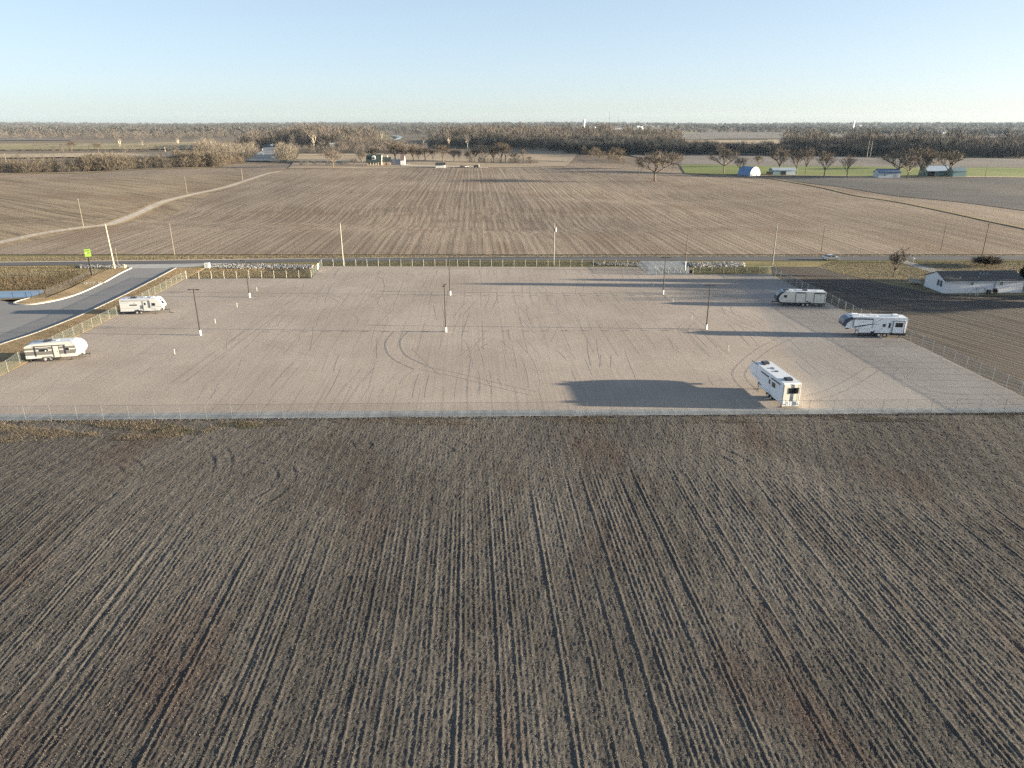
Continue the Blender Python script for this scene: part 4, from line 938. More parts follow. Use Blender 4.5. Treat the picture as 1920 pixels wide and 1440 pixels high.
for (u, v) in ((1818, 554), (1829, 555), (1833, 555)):
    x, y = G(u, v); mb = MB(); mb.bar((0, 0, 0), (0, 0, 1.2), .09, 6, .08); o = mb.build('garden_post', pm('pale_post', (.5, .46, .38), .8), label='short pale post stuck in the lawn in front of the mobile home', cat='post', group='short posts before the mobile home'); o.location = (x, y, 0)
x, y = G(1589, 523.5); mb = MB(); mb.bar((0, 0, 0), (0, 0, .9), .06, 6); o = mb.build('garden_post', MATS['pale_post'], label='single white peg at the edge of the ploughed field left of the yard', cat='post'); o.location = (x, y, 0)

# ------------------------------------------------------------------ trailers
rvw = pm('trailer_white', (.52, .53, .53), .35, var=.03, scale=1.5); rvroof = pm('trailer_roof', (.50, .53, .57), .5, var=.06, scale=2); rvcream = pm('trailer_cream', (.43, .43, .41), .4, var=.03)
rvtaupe = pm('trailer_taupe', (.13, .125, .12), .45, var=.04); rvblk = pm('trailer_black', (.025, .025, .03), .3); rvgrey = pm('trailer_grey', (.42, .43, .45), .45); rvnavy = pm('trailer_front_glass', (.03, .055, .10), .15, spec=.8)
glassd = pm('tinted_window', (.012, .014, .018), .12, spec=.8); rvw2 = pm('trailer_white_lifted', (.80, .81, .82), .35, var=.03, scale=1.5); rvcream2 = pm('trailer_cream_lifted', (.66, .63, .55), .4, var=.03)  # lifted white and cream: extra brightness in the colour offsets the trailers' shade
tyre = pm('tyre_rubber', (.025, .025, .025), .85); rimm = pm('wheel_rim', (.66, .66, .66), .35, .6); frm = pm('chassis_black', (.02, .02, .02), .6)
frame_grey = pm('window_frame_grey', (.30, .31, .32), .5)
class RV:
    def __init__(s, name, label, u, v, rz, xr, W=2.44, cat='travel trailer'):
        """(u,v): photo direction of the ground point at local (xr, -W/2 or +W/2 side seen)"""
        s.W = W; s.h = W/2; s.rz = R(rz); x, y = G(u, v)
        lx, ly = xr; s.o = empty(name, (x-(lx*cos(s.rz)-ly*sin(s.rz)), y-(lx*sin(s.rz)+ly*cos(s.rz)), .02), s.rz, label, cat)
    def part(s, name, mb, m, parent=None, **k): return mb.build(name, m, parent or s.o, **k)
    def side(s, name, sg, x0, x1, z0, z1, m, t=.025, y=None, parent=None, bevel=0.):
        y = s.h if y is None else y; mb = MB(); a, b_ = sorted((sg*y+sg*.003, sg*(y+t))); mb.box(x0, x1, a, b_, z0, z1); return s.part(name, mb, m, parent, bevel=bevel)
    def window(s, sg, x0, x1, z0, z1, y=None, parent=None):
        w_ = s.side('window', sg, x0-.05, x1+.05, z0-.05, z1+.05, frame_grey, .02, y, parent)
        s.side('pane', sg, x0, x1, z0, z1, glassd, .03, y, w_); return w_
    def wheels(s, xs, r=.37, name='wheel'):
        for x in xs:
            for sg in (-1, 1):
                mb = MB(); a = sg*(s.h-.30); b_ = sg*(s.h-.05); mb.bar((x, a, r), (x, b_, r), r, 20)
                w_ = s.part('wheel', mb, tyre); mb = MB(); mb.bar((x, b_-sg*.02, r), (x, b_+sg*.012, r), r*.6, 14); mb.bar((x, b_, r), (x, b_+sg*.05, r), r*.16, 8); s.part('rim', mb, rimm, w_)
        for sg in (-1, 1):
            mb = MB(); x0, x1 = min(xs)-r*1.15, max(xs)+r*1.15; n = 10; pr = [(x0, .42), (x0+.05, .62), (x0+.25, .84), (x1-.25, .84), (x1-.05, .62), (x1, .42), (x1-.12, .42), (x1-.2, .70), (x0+.2, .70), (x0+.12, .42)]
            a, b_ = sorted((sg*(s.h-.02), sg*(s.h+.05))); mb.prism(pr, a, b_); s.part('fender', mb, rvblk)
    def ac(s, x, z, m, y=0, sx=.5, sy=.36, sz=.3, name='air_conditioner'):
        mb = MB(); pr = [(-sx, 0), (sx, 0), (sx*.92, sz*.6), (sx*.6, sz), (-sx*.8, sz), (-sx, sz*.5)]; mb.prism([(x+a, z+b_) for a, b_ in pr], y-sy, y+sy); s.part(name, mb, m, bevel=.03)
    def vent(s, x, z, y=.3, m=None, sz=.12, k=.2):
        mb = MB(); mb.box(x-k, x+k, y-k, y+k, z, z+sz); s.part('roof_vent', mb, m or rvw, bevel=.02)
    def jack(s, x, y, z=.7):
        mb = MB(); mb.bar((x, y, .06), (x, y, z), .05, 6); mb.box(x-.14, x+.14, y-.14, y+.14, 0, .06); s.part('jack', mb, frm)
    def hitch(s, L, reach=1.15, z=.55):
        mb = MB()
        for sg in (-1, 1): mb.bar((L-.9, sg*.9, z), (L+reach, 0, z), .06, 4)
        mb.bar((L+reach, 0, .03), (L+reach, 0, z+.35), .05, 6); mb.ell((L+reach+.08, 0, z), (.13, .09, .08), 8, 4); s.part('hitch', mb, frm)
        for sg in (-1, 1):
            mb = MB(); mb.bar((L+.42, sg*.18, z+.05), (L+.42, sg*.18, z+.5), .15, 12); mb.ell((L+.42, sg*.18, z+.5), (.15, .15, .1), 10, 5); s.part('propane_tank', mb, pm('tank_grey', (.2, .2, .2), .5))
    def chassis(s, x0, x1, z=.62):
        mb = MB()
        for sg in (-1, 1): mb.box(x0, x1, sg*.8-.06, sg*.8+.06, z-.14, z+.1)
        for k in range(6): xx = x0+(x1-x0)*(k+.5)/6; mb.box(xx-.05, xx+.05, -1.1, 1.1, z-.04, z+.08)
        s.part('chassis', mb, frm)
def rail_roof(rv, prof, i0, i1): pass

# -- A: smooth rounded trailer with taupe stripes, front to the right
t = RV('travel_trailer', 'cream travel trailer with taupe side stripes, rounded white nose and dark awning arms', 51, 680.5, 13.5, (0, -1.22))
Lb = 8.55; prof = [(0, .62), (Lb-1.0, .62), (Lb-.25, 1.05), (Lb, 1.5), (Lb-.02, 2.1), (Lb-.30, 2.62), (Lb-.8, 2.98), (Lb-1.5, 3.14), (3.5, 3.14), (.9, 3.0), (.12, 2.72), (0, 2.5)]
mb = MB(); mb.prism(prof, -1.22, 1.22, 0, 1, edgemats=[2, 2, 1, 1, 1, 1, 1, 1, 1, 1, 0, 0])
bd = t.part('body', mb, [rvcream, rvroof, frm])
for sg in (-1, 1):
    for (z0, z1, m) in ((2.05, 2.42, rvtaupe), (1.72, 1.80, rvblk), (1.16, 1.70, rvtaupe)): t.side('stripe', sg, .02, Lb-1.0, z0, z1, m, .008, parent=bd)
    mb = MB(); pr = [(Lb-1.25, 1.0), (Lb-.28, 1.08), (Lb-.01, 1.5), (Lb-.03, 2.1), (Lb-.31, 2.60), (Lb-.8, 2.96), (Lb-1.5, 3.12), (Lb-1.05, 2.4), (Lb-.95, 1.7)]
    a, b_ = sorted((sg*1.223, sg*1.245)); mb.prism(pr, a, b_); t.part('nose_cap', mb, rvw)
mb = MB(); q = [(Lb+.012, 1.5), (Lb-.008, 2.1), (Lb-.29, 2.635), (Lb-.79, 2.995), (Lb-1.5, 3.152)]
for (x0, z0), (x1, z1) in zip(q[:-1], q[1:]): mb.add([(x0, -1.24, z0), (x0, 1.24, z0), (x1, 1.24, z1), (x1, -1.24, z1)], [(0, 1, 2, 3)])
nc = t.part('nose_cap', mb, rvw, smooth=True)
mb = MB(); 
for k, (a, b_) in enumerate(((-.5, -.2), (-.15, .1), (.15, .42))): mb.box(Lb+.005, Lb+.03, a, b_, 1.86+.02*k, 1.96+.02*k)
t.part('lettering', mb, rvgrey, nc)
t.side('lower_panel', -1, .3, 1.35, .72, 1.05, rvw, .02); t.side('lower_panel', -1, Lb-2.1, Lb-1.25, .74, 1.05, rvw, .02)
t.window(-1, 2.15, 3.45, 1.72, 2.2); t.window(-1, Lb-2.6, Lb-2.0, 1.68, 2.2)
dr = t.side('door', -1, 4.2, 4.98, .66, 2.55, rvcream, .045, bevel=.02); t.side('handle', -1, 4.82, 4.9, 1.5, 1.62, rvblk, .07, parent=dr)
t.side('door_frame', -1, 4.1, 4.18, .64, 2.62, rvblk, .03); t.side('door_frame', -1, 5.0, 5.08, .64, 2.62, rvblk, .03)
aw = t.side('awning', -1, 1.5, 6.1, 2.62, 2.72, rvblk, .12)
t.side('awning_arm', -1, 1.55, 1.63, .95, 2.62, rvblk, .07, parent=aw); t.side('awning_arm', -1, 5.95, 6.03, 1.1, 2.62, rvblk, .07, parent=aw)
for xx in (2.0, 3.7): t.side('porch_lamp', -1, xx, xx+.1, 2.36, 2.44, rvblk, .05)
mb = MB(); mb.ell((3.05, -1.27, 1.85), (.13, .04, .11), 10, 6); t.part('window_sticker', mb, rvw)
mb = MB(); mb.box(4.15, 5.0, -1.62, -1.25, .30, .36); mb.box(4.15, 5.0, -1.45, -1.22, .48, .53); t.part('entry_step', mb, frm)
t.ac(3.3, 3.12, rvblk, 0, .62, .42, .26); t.vent(4.7, 3.14, .1, rvgrey); t.vent(6.7, 3.13, -.3, rvgrey, .05, .12); t.vent(1.3, 3.05, .3, rvw, .1, .15)
t.wheels((2.75, 3.6)); t.chassis(.1, Lb-.9); t.hitch(Lb-.75, 1.25); t.jack(.5, -.9); t.jack(Lb-2, -.9)
mb = MB(); mb.box(-.12, 0, -1.15, 1.15, .55, .68); t.part('bumper', mb, frm)

# -- B: white trailer with sloped nose and front window
t = RV('travel_trailer', 'white travel trailer with sloped nose window and small side windows, beside the golden grass', 227, 590.5, 7.5, (0, -1.22))
Lb = 8.3; prof = [(0, .62), (Lb-.75, .62), (Lb-.05, 1.25), (Lb, 1.6), (Lb-.35, 2.35), (Lb-.8, 3.0), (Lb-1.15, 3.15), (.2, 3.15), (0, 2.98)]
mb = MB(); mb.prism(prof, -1.22, 1.22, 0, 0, edgemats=[2, 1, 0, 0, 0, 0, 3, 0, 0]); bd = t.part('body', mb, [rvw, rvblk, frm, rvroof])
for sg in (-1, 1):
    t.side('stripe', sg, .05, 2.9, 1.3, 1.4, rvgrey, .008, parent=bd); t.side('stripe', sg, .3, 3.9, 1.18, 1.24, rvgrey, .008, parent=bd); t.side('stripe', sg, 6.1, Lb-.15, 1.42, 1.62, rvgrey, .008, parent=bd)
    t.side('trim', sg, 0, 6.1, 2.98, 3.08, rvgrey, .05); t.side('skirt', sg, .02, Lb-.8, .58, .66, rvblk, .012)
    t.side('corner_trim', sg, -.01, .1, .9, 3.0, rvblk, .02)
mb = MB()
for k, (a, b_) in enumerate(((.35, .75), (.85, 1.1), (1.2, 1.6), (1.68, 1.9))): mb.box(a, b_, -1.232, -1.225, 2.42, 2.52)
t.part('lettering', mb, rvgrey, bd)
mb = MB(); mb.add([(5.9, -1.245, 1.35), (5.9, -1.245, 1.30), (7.3, -1.245, .68), (7.55, -1.245, .68)], [(0, 1, 2, 3)]); t.part('swoosh', mb, rvgrey, bd)
t.window(-1, 2.1, 3.4, 1.85, 2.05); t.window(-1, 6.35, 6.95, 1.72, 2.25)
t.side('awning', -1, 1.0, 5.95, 2.84, 2.93, rvgrey, .12); t.side('awning_arm', -1, 5.85, 5.95, 1.3, 2.84, rvblk, .07)
dr = t.side('door', -1, 4.62, 5.35, .72, 2.72, rvw, .04, bevel=.03); w_ = t.side('window', -1, 4.85, 5.15, 1.9, 2.38, glassd, .055, parent=dr, bevel=.01); t.side('door_frame', -1, 4.52, 4.6, .66, 2.7, frame_grey, .03); t.side('door_frame', -1, 5.37, 5.45, .66, 2.7, frame_grey, .03)
t.side('handle', -1, 4.58, 4.64, 1.5, 1.62, rvblk, .09, parent=dr); t.side('grab_bar', -1, 4.46, 4.5, 1.1, 1.9, rvblk, .1)
t.side('vent_cover', -1, 2.9, 3.3, 2.25, 2.33, rvgrey, .04); t.side('hatch', -1, .1, 1.4, .78, 1.1, rvw, .02); t.side('hatch', -1, 6.85, 7.6, .72, 1.22, rvw, .02)
t.side('bin', -1, 3.35, 3.6, .55, 1.0, rvblk, .1)
mb = MB(); e = (Lb-.35, 2.35); f = (Lb-.8, 3.0)
mb.add([(Lb-.385+.03, -.72, 2.42), (Lb-.385+.03, .72, 2.42), (Lb-.66+.03, .72, 2.82), (Lb-.66+.03, -.72, 2.82)], [(0, 1, 2, 3)])
fw = t.part('window', mb, frame_grey); mb = MB(); mb.add([(Lb-.10+.015, -.65, 1.84), (Lb-.10+.015, .65, 1.84), (Lb-.61+.05, .65, 2.76), (Lb-.61+.05, -.65, 2.76)], [(0, 1, 2, 3)]); t.part('pane', mb, glassd, fw)
t.ac(2.6, 3.13, rvblk, 0, .6, .4, .28); t.vent(4.6, 3.15, .4, rvw, .14, .25); t.vent(6.3, 3.15, .0, rvw, .2, .35); t.vent(1.3, 3.15, -.1, rvw, .1); t.vent(7.1, 3.12, .3, rvw, .12, .2)
t.wheels((3.15, 3.98)); t.chassis(.1, Lb-.8); t.hitch(Lb-.7, 1.5); t.jack(.4, -.9); t.jack(Lb-1.6, -1.0)
mb = MB(); mb.box(-.12, 0, -1.15, 1.15, .5, .66); t.part('bumper', mb, frm)
mb = MB(); mb.bar((Lb+.7, 0, .05), (Lb+2.0, -.9, .05), .04, 5); t.part('cable', mb, frm)

# -- C: cream trailer with dark nose and two slide-outs, front to the left
t = RV('travel_trailer', 'cream travel trailer with black rounded nose and two framed slide outs, farthest on the right', 1546, 576, 172.5, (0, 1.22))
Lb = 10.1; prof = [(0, .62), (Lb-.9, .62), (Lb-.1, 1.0), (Lb, 1.5), (Lb-.12, 2.15), (Lb-.5, 2.75), (Lb-1.15, 3.12), (Lb-1.9, 3.22), (0.15, 3.22), (0, 3.1)]
mb = MB(); mb.prism(prof, -1.22, 1.22, 0, 0, edgemats=[2, 1, 1, 1, 1, 1, 3, 3, 0, 0]); bd = t.part('body', mb, [rvcream2, rvnavy, frm, rvroof])
for sg in (-1, 1):
    mb = MB(); pr = [(Lb-.9, .62), (Lb-.1, 1.0), (Lb, 1.5), (Lb-.12, 2.15), (Lb-.5, 2.75), (Lb-1.15, 3.12), (Lb-1.9, 3.20), (Lb-1.5, 2.98), (Lb-.95, 2.55), (Lb-.6, 2.0), (Lb-.5, 1.4), (Lb-.75, 1.0), (Lb-1.1, .75)]
    a, b_ = sorted((sg*1.223, sg*1.24)); mb.prism(pr, a, b_); t.part('nose_cap', mb, rvblk)
    t.side('skirt', sg, .02, Lb-1.0, .54, .80, rvblk, .015); t.side('trim', sg, .1, Lb-1.9, 3.12, 3.2, rvw2, .02)
def sl(t, sg, x0, x1, z0, z1, dp, m, tm=rvblk, w=.08):
    mb = MB(); a, b_ = sorted((sg*(t.h-.1), sg*(t.h+dp))); mb.box(x0, x1, a, b_, z0, z1); s_ = t.part('slide_out', mb, m)
    for (a0, a1, c0, c1) in ((x0-w, x0, z0, z1+w), (x1, x1+w, z0, z1+w), (x0, x1, z1, z1+w)): t.side('slide_trim', sg, a0, a1, c0, c1, tm, .03, t.h+dp-.02, s_)
    return s_
s1 = sl(t, 1, 4.25, 6.15, .85, 2.85, .10, rvcream2); t.side('lettering', 1, 4.9, 5.6, 2.35, 2.40, rvgrey, .01, t.h+.10, s1); t.side('slide_awning', 1, 4.2, 6.2, 2.97, 3.05, rvblk, .2, parent=s1)
s2 = sl(t, 1, .28, 2.35, .85, 2.8, .10, rvcream2); t.side('slide_awning', 1, .2, 2.45, 2.93, 3.02, rvblk, .2, parent=s2); t.side('porch_lamp', 1, 1.15, 1.27, 2.5, 2.62, rvblk, .04, t.h+.1, s2); t.side('porch_lamp', 1, 1.6, 1.68, 2.55, 2.63, rvblk, .04, t.h+.1, s2)
t.window(1, 8.0, 8.6, 1.85, 2.35)
for (x0, z0, x1, z1, wd) in ((9.1, 1.5, 6.6, 1.05, .06), (8.3, .85, 6.5, 1.5, .07), (9.3, 1.25, 8.95, 1.95, .05), (3.9, .95, 3.0, 1.15, .05), (2.2, 1.1, .5, 1.55, .05)):
    mb = MB(); y = 1.237 if not (x1 < 2.3) else 1.347; mb.add([(x0, y, z0), (x0, y, z0+wd), (x1, y, z1+wd), (x1, y, z1)], [(0, 1, 2, 3)]); t.part('swoosh', mb, rvgrey, bd)
t.side('hatch', 1, 3.5, 3.95, 1.0, 1.2, rvblk, .04); t.side('hatch', 1, 2.9, 3.4, .82, .98, rvblk, .04)
t.ac(Lb-2.0, 3.18, rvblk, 0, .6, .4, .26); t.ac(4.2, 3.22, rvblk, 0, .45, .4, .28); t.vent(Lb-3, 3.22, .3); t.vent(6.0, 3.22, -.4); t.vent(2.0, 3.22, .2)
t.wheels((3.55, 4.45)); t.chassis(.1, Lb-.9); t.hitch(Lb-.75, 1.2, .62); t.jack(1.0, .95); t.jack(Lb-1.7, .95)
mb = MB(); mb.box(-.10, 0, -1.15, 1.15, .5, 1.0); t.part('bumper', mb, frm); mb = MB(); mb.bar((1.55, 1.0, .45), (1.95, 1.0, .45), .09, 8); t.part('hose_tube', mb, rvw2)

# -- D / E: fifth wheels
def fifth(t, Lb, Hh, frontm):
    sx = Lb-3.0
    prof = [(0, .75), (sx-.05, .75), (sx, 1.45), (Lb-.5, 1.62), (Lb-.05, 1.95), (Lb, 2.5), (Lb-.25, 3.15), (Lb-.9, Hh-.18), (Lb-1.6, Hh), (.12, Hh), (0, Hh-.12)]
    mb = MB(); mb.prism(prof, -1.22, 1.22, 0, 0, edgemats=[2, 0, 2, 0, 1, 1, 1, 3, 3, 0, 0]); return t.part('body', mb, [rvw2, frontm, frm, rvroof])
t = RV('fifth_wheel_trailer', 'white fifth wheel camper with navy nose and black graphics, parked against the right fence', 1696, 634, 173.5, (0, 1.22), cat='fifth wheel')
Lb = 11.2; Hh = 3.75; bd = fifth(t, Lb, Hh, rvnavy)
mb = MB(); pr = [(Lb-.5, 1.75), (Lb-.04, 2.0), (Lb, 2.5), (Lb-.25, 3.15), (Lb-.9, Hh-.2), (Lb-1.5, Hh-.04), (Lb-1.75, 3.2), (Lb-1.2, 2.9), (Lb-.75, 2.4), (Lb-.62, 2.0)]
for sg in (-1, 1):
    a, b_ = sorted((sg*1.223, sg*1.24)); mb = MB(); mb.prism(pr, a, b_); t.part('nose_cap', mb, rvnavy)
    t.side('skirt', sg, .0, 7.3, .62, .82, rvblk, .015)
    t.side('trim', sg, .1, Lb-1.7, Hh-.1, Hh-.02, rvw2, .03)
s1 = sl(t, 1, 6.15, 9.35, 1.75, 3.32, .28, rvw2, rvblk, .10); t.side('slide_awning', 1, 6.1, 9.9, 3.36, 3.48, rvblk, .38, parent=s1); t.side('lettering', 1, 7.3, 8.0, 2.85, 2.93, rvgrey, .01, t.h+.28, s1)
s2 = sl(t, 1, .55, 2.45, .95, 3.15, .28, rvw2, rvblk, .10); t.window(1, .85, 2.1, 2.1, 2.85, t.h+.28, s2); t.side('skirt', 1, .1, 2.75, .52, .95, rvblk, .32, parent=s2)
t.window(1, 3.72, 4.18, 2.05, 2.5); t.window(1, 2.85, 3.15, 1.85, 2.7); 
for (x0, z0, x1, z1, w0, w1, y) in ((6.1, 2.35, 4.35, 3.5, .06, .05, 1.24), (5.1, .95, 3.5, 2.15, .05, .05, 1.24), (9.2, 1.78, 7.4, 2.1, .22, .10, 1.515), (8.5, 1.95, 6.2, 2.4, .20, .16, 1.515), (6.1, 2.32, 5.0, 2.4, .12, .03, 1.24), (8.9, 1.55, 7.2, 2.2, .1, .04, 1.24)):
    mb = MB(); mb.add([(x0, y, z0), (x0, y, z0+w0), (x1, y, z1+w1), (x1, y, z1)], [(0, 1, 2, 3)]); t.part('swoosh', mb, rvblk, bd)
for (x0, x1) in ((6.35, 6.9), (7.0, 7.7), (7.8, 8.15)): t.side('hatch', 1, x0, x1, .82, 1.4, rvw2, .02)
t.side('hatch', 1, 5.5, 6.1, .78, 1.1, rvblk, .03); t.side('hatch', 1, 5.3, 5.5, 1.1, 1.3, rvblk, .05)
t.ac(Lb-2.2, Hh-.03, rvw2, 0, .75, .4, .32); t.ac(1.9, Hh, rvw2, 0, .6, .4, .34); t.vent(6.4, Hh, -.2); t.vent(5.4, Hh, .3); t.vent(Lb-1.5, Hh-.05, .3, rvblk, .1, .15); t.vent(7.4, Hh, .4, rvw2, .08)
t.wheels((3.55, 4.55), .40); t.chassis(.1, 8.1, .66); t.jack(8.0, .95, 1.0); t.jack(8.0, -.95, 1.0); t.jack(7.2, 1.0, .8); t.jack(.9, .9)
mb = MB(); mb.box(Lb-1.6, Lb-1.0, -.25, .25, 1.15, 1.62); t.part('king_pin', mb, frm)
mb = MB(); mb.box(-.12, 0, -1.15, 1.15, .6, 1.05); t.part('bumper', mb, frm)
mb = MB(); mb.box(2.75, 3.1, .95, 1.2, .02, .3); t.part('wheel_chock', mb, pm('yellow_chock', (.6, .45, .08), .6))

xr_, yr_ = G(1466, 725, 3.75); xf_, yf_ = G(1405, 681, 3.6); ang = math.degrees(math.atan2(yf_-yr_, xf_-xr_))
t = RV('fifth_wheel_trailer', 'white fifth wheel camper parked end on at the near fence with dark rear window', 1464.5, 768, ang, (0, 1.22), cat='fifth wheel')
Lb = 11.0; bd = fifth(t, Lb, Hh, rvw2)
mb = MB(); mb.box(-.03, -.005, -1.18, 1.18, .85, 3.6); rw = t.part('rear_wall', mb, rvcream2)  # warm sunlight on the rear end put into its cream colour
mb = MB(); mb.box(-.055, -.032, -.95, .55, 2.25, 3.15); w_ = t.part('window', mb, frame_grey, rw, bevel=.0); mb = MB(); mb.box(-.07, -.057, -.9, .5, 2.3, 3.1); t.part('pane', mb, glassd, w_)
mb = MB(); mb.box(-.09, -.032, -1.15, 1.15, .5, 1.15); bp_ = t.part('bumper_cover', mb, rvw2)
for y_ in (-1.0, .9): 
    mb = MB(); mb.box(-.11, -.091, y_-.07, y_+.07, .68, .82); t.part('tail_light', mb, pm('tail_light_red', (.12, .03, .03), .4), bp_)
mb = MB()
for y_ in (-.75, -.35, .1, .45, .65): mb.box(-.10, -.091, y_-.015, y_+.015, .55, 1.2)
t.part('panel_seam', mb, frame_grey, bp_)
mb = MB()
for y_ in (-.98, -.72) : mb.bar((-.16, y_-.0, .6), (-.16, y_, 3.85), .022, 5)
for k in range(9): mb.bar((-.16, -.98, .75+k*.34), (-.16, -.72, .75+k*.34), .018, 5)
t.part('ladder', mb, galvd)
mb = MB(); mb.add([(-.034, -.2, 1.9), (-.034, .1, 1.9), (-.034, .25, 1.2), (-.034, -.3, 1.2)], [(0, 1, 2, 3)]); t.part('panel', mb, rvgrey, rw)
t.window(1, 2.5, 3.45, 2.2, 2.8); t.window(1, 4.1, 4.5, 2.25, 2.8)
t.side('slide_awning', 1, 1.1, 3.7, 3.2, 3.32, rvblk, .12); t.side('slide_awning', 1, 4.6, 7.0, 3.05, 3.17, rvblk, .12); t.side('slide_awning', 1, 8.4, 10.4, 3.62, 3.72, rvblk, .06)
t.side('corner_trim', 1, .02, .1, 1.2, 3.6, rvblk, .02); t.side('seam', 1, 8.6, 8.63, 1.6, 3.5, frame_grey, .01); t.side('seam', 1, 3.9, 3.93, .8, 3.2, frame_grey, .01)
for (x0, z0, x1, z1, wd) in ((9.9, 1.9, 7.6, 1.75, .10), (7.9, 1.75, 6.9, 1.85, .05), (2.2, 1.15, 1.1, 1.05, .05), (6.3, 1.0, 3.0, 1.05, .06)):
    mb = MB(); mb.add([(x0, 1.228, z0), (x0, 1.228, z0+wd), (x1, 1.228, z1+wd), (x1, 1.228, z1)], [(0, 1, 2, 3)]); t.part('swoosh', mb, rvgrey, bd)
t.side('hatch', 1, 7.2, 7.6, .95, 1.35, rvblk, .04); t.side('hatch', 1, 6.6, 7.0, 1.0, 1.3, frame_grey, .03); t.side('skirt', 1, .1, 8.0, .72, .78, frame_grey, .015)
t.ac(Lb-2.3, Hh-.02, rvblk, 0, .55, .42, .32); t.ac(1.5, Hh, rvblk, 0, .55, .42, .32); t.vent(Lb-3.0, Hh, .45, rvblk, .06, .18); t.vent(6.4, Hh, 0, rvblk, .08, .22); t.vent(5.0, Hh, .0, rvblk, .08, .22); t.vent(5.8, Hh, -.1, rvgrey, .05, .12)
t.wheels((3.4, 4.4), .40); t.chassis(.1, 7.9, .66); t.jack(7.9, 1.0, 1.0); t.jack(7.9, -1.0, 1.0); t.jack(.8, .9)
mb = MB(); mb.box(Lb-1.6, Lb-1.0, -.25, .25, 1.15, 1.62); t.part('king_pin', mb, frm)

# ------------------------------------------------------------------ car on the road
x, y = G(1542, 487.6); o = empty('sedan_car', (x, y, .05), R(.6), 'silver sedan driving right on the road beyond the lot', 'car')
silver = pm('silver_paint', (.52, .55, .58), .25, .6, var=.03)
Lc = 4.75; prof = [(.05, .35), (4.65, .35), (4.75, .55), (4.68, .78), (4.2, .92), (3.35, 1.0), (1.0, 1.02), (.2, .98), (0, .8)]
mb = MB(); mb.prism(prof, -.9, .9); mb.build('body', silver, o, bevel=.06)
mb = MB(); lo = [(.55, 1.0), (3.55, .99)]; tp = [(1.35, 1.44), (2.65, 1.45)]
v = [(lo[0][0], -.85, 1.0), (lo[1][0], -.85, .98), (lo[1][0], .85, .98), (lo[0][0], .85, 1.0), (tp[0][0], -.66, 1.42), (tp[1][0], -.66, 1.42), (tp[1][0], .66, 1.42), (tp[0][0], .66, 1.42)]
mb.add(v, [(0, 1, 5, 4), (1, 2, 6, 5), (2, 3, 7, 6), (3, 0, 4, 7)]); mb.build('windows', glassd, o)
mb = MB(); mb.box(1.2, 2.8, -.68, .68, 1.415, 1.465); mb.bar((1.0, -.74, 1.25), (.6, -.84, 1.02), .04, 4); mb.bar((2.7, -.67, 1.43), (3.5, -.84, 1.0), .035, 4); mb.bar((1.9, -.67, 1.43), (1.95, -.86, 1.0), .04, 4); mb.build('roof', silver, o, bevel=.03)
for xx in (.95, 3.75):
    for sg in (-1, 1):
        mb = MB(); mb.bar((xx, sg*.70, .32), (xx, sg*.91, .32), .32, 18); w_ = mb.build('wheel', tyre, o); mb = MB(); mb.bar((xx, sg*.90, .32), (xx, sg*.925, .32), .2, 12); mb.build('rim', rimm, w_)
for sg in (-1, 1): mb = MB(); mb.box(4.6, 4.72, sg*.65-.15, sg*.65+.15, .62, .76); mb.build('headlight', pm('headlight_glass', (.8, .8, .78), .15), o); mb = MB(); mb.box(-.01, .08, sg*.65-.15, sg*.65+.15, .75, .9); mb.build('tail_light', MATS['tail_light_red'], o)

# ------------------------------------------------------------------ mobile home
sidingw = pm('white_siding', (.72, .70, .70), .6, var=.04); shing = pm('dark_shingles', (.075, .068, .065), .9, var=.25, scale=1.2); shut = pm('dark_shutter', (.03, .035, .04), .6)
a0 = np.array(G(1769, 550)); ang = R(2.6); o = empty('mobile_home', (*a0, 0), ang, 'long white mobile home with dark shingled roof and shuttered gable window', 'mobile home')
Lh, Wh, He, Hr = 18.6, 7.7, 2.75, 4.35
mb = MB(); mb.box(0, Lh, 0, Wh, .75, He); mb.add([(0, 0, He), (0, Wh, He), (0, Wh/2, Hr-.05)], [(0, 2, 1)]); mb.add([(Lh, 0, He), (Lh, Wh, He), (Lh, Wh/2, Hr-.05)], [(0, 1, 2)])
wl = mb.build('wall', sidingw, o)
mb = MB(); 
for z in [k*.2+.85 for k in range(10)]: mb.box(-.012, Lh+.012, -.012, Wh+.012, z, z+.02)
mb.build('siding_joint', pm('siding_joint_grey', (.5, .49, .49), .7), wl)  # joint strips in a darker tone than the siding
mb = MB(); mb.box(-.04, Lh+.04, -.04, Wh+.04, 0, .74); mb.build('skirting', pm('white_skirting', (.66, .66, .66), .6, var=.05), o)
mb = MB(); 
for (y0, z0, y1, z1) in ((-.3, He-.12, Wh/2, Hr), (Wh+.3, He-.12, Wh/2, Hr)):
    s = [(-.2, y0, z0), (Lh+.2, y0, z0), (Lh+.2, y1, z1), (-.2, y1, z1)]; s2_ = [(p[0], p[1], p[2]+.12) for p in s]
    mb.add(s+s2_, [(0, 3, 2, 1), (4, 5, 6, 7), (0, 1, 5, 4), (1, 2, 6, 5), (3, 0, 4, 7), (2, 3, 7, 6)])
rf = mb.build('roof', shing, o)
mb = MB(); mb.box(-.25, Lh+.25, -.36, -.30, He-.14, He+.02); mb.build('fascia', rvw, rf)
for (xx, yy) in ((3.8, 1.0), (8.4, 1.2), (9.6, 2.6), (10.3, 2.4), (11.2, 2.5)): mb = MB(); zz = He+(yy+.3)/(Wh/2+.3)*(Hr-He+.12); mb.bar((xx, yy, zz-.1), (xx, yy, zz+.22), .09, 8); mb.build('roof_vent', rvw, rf)
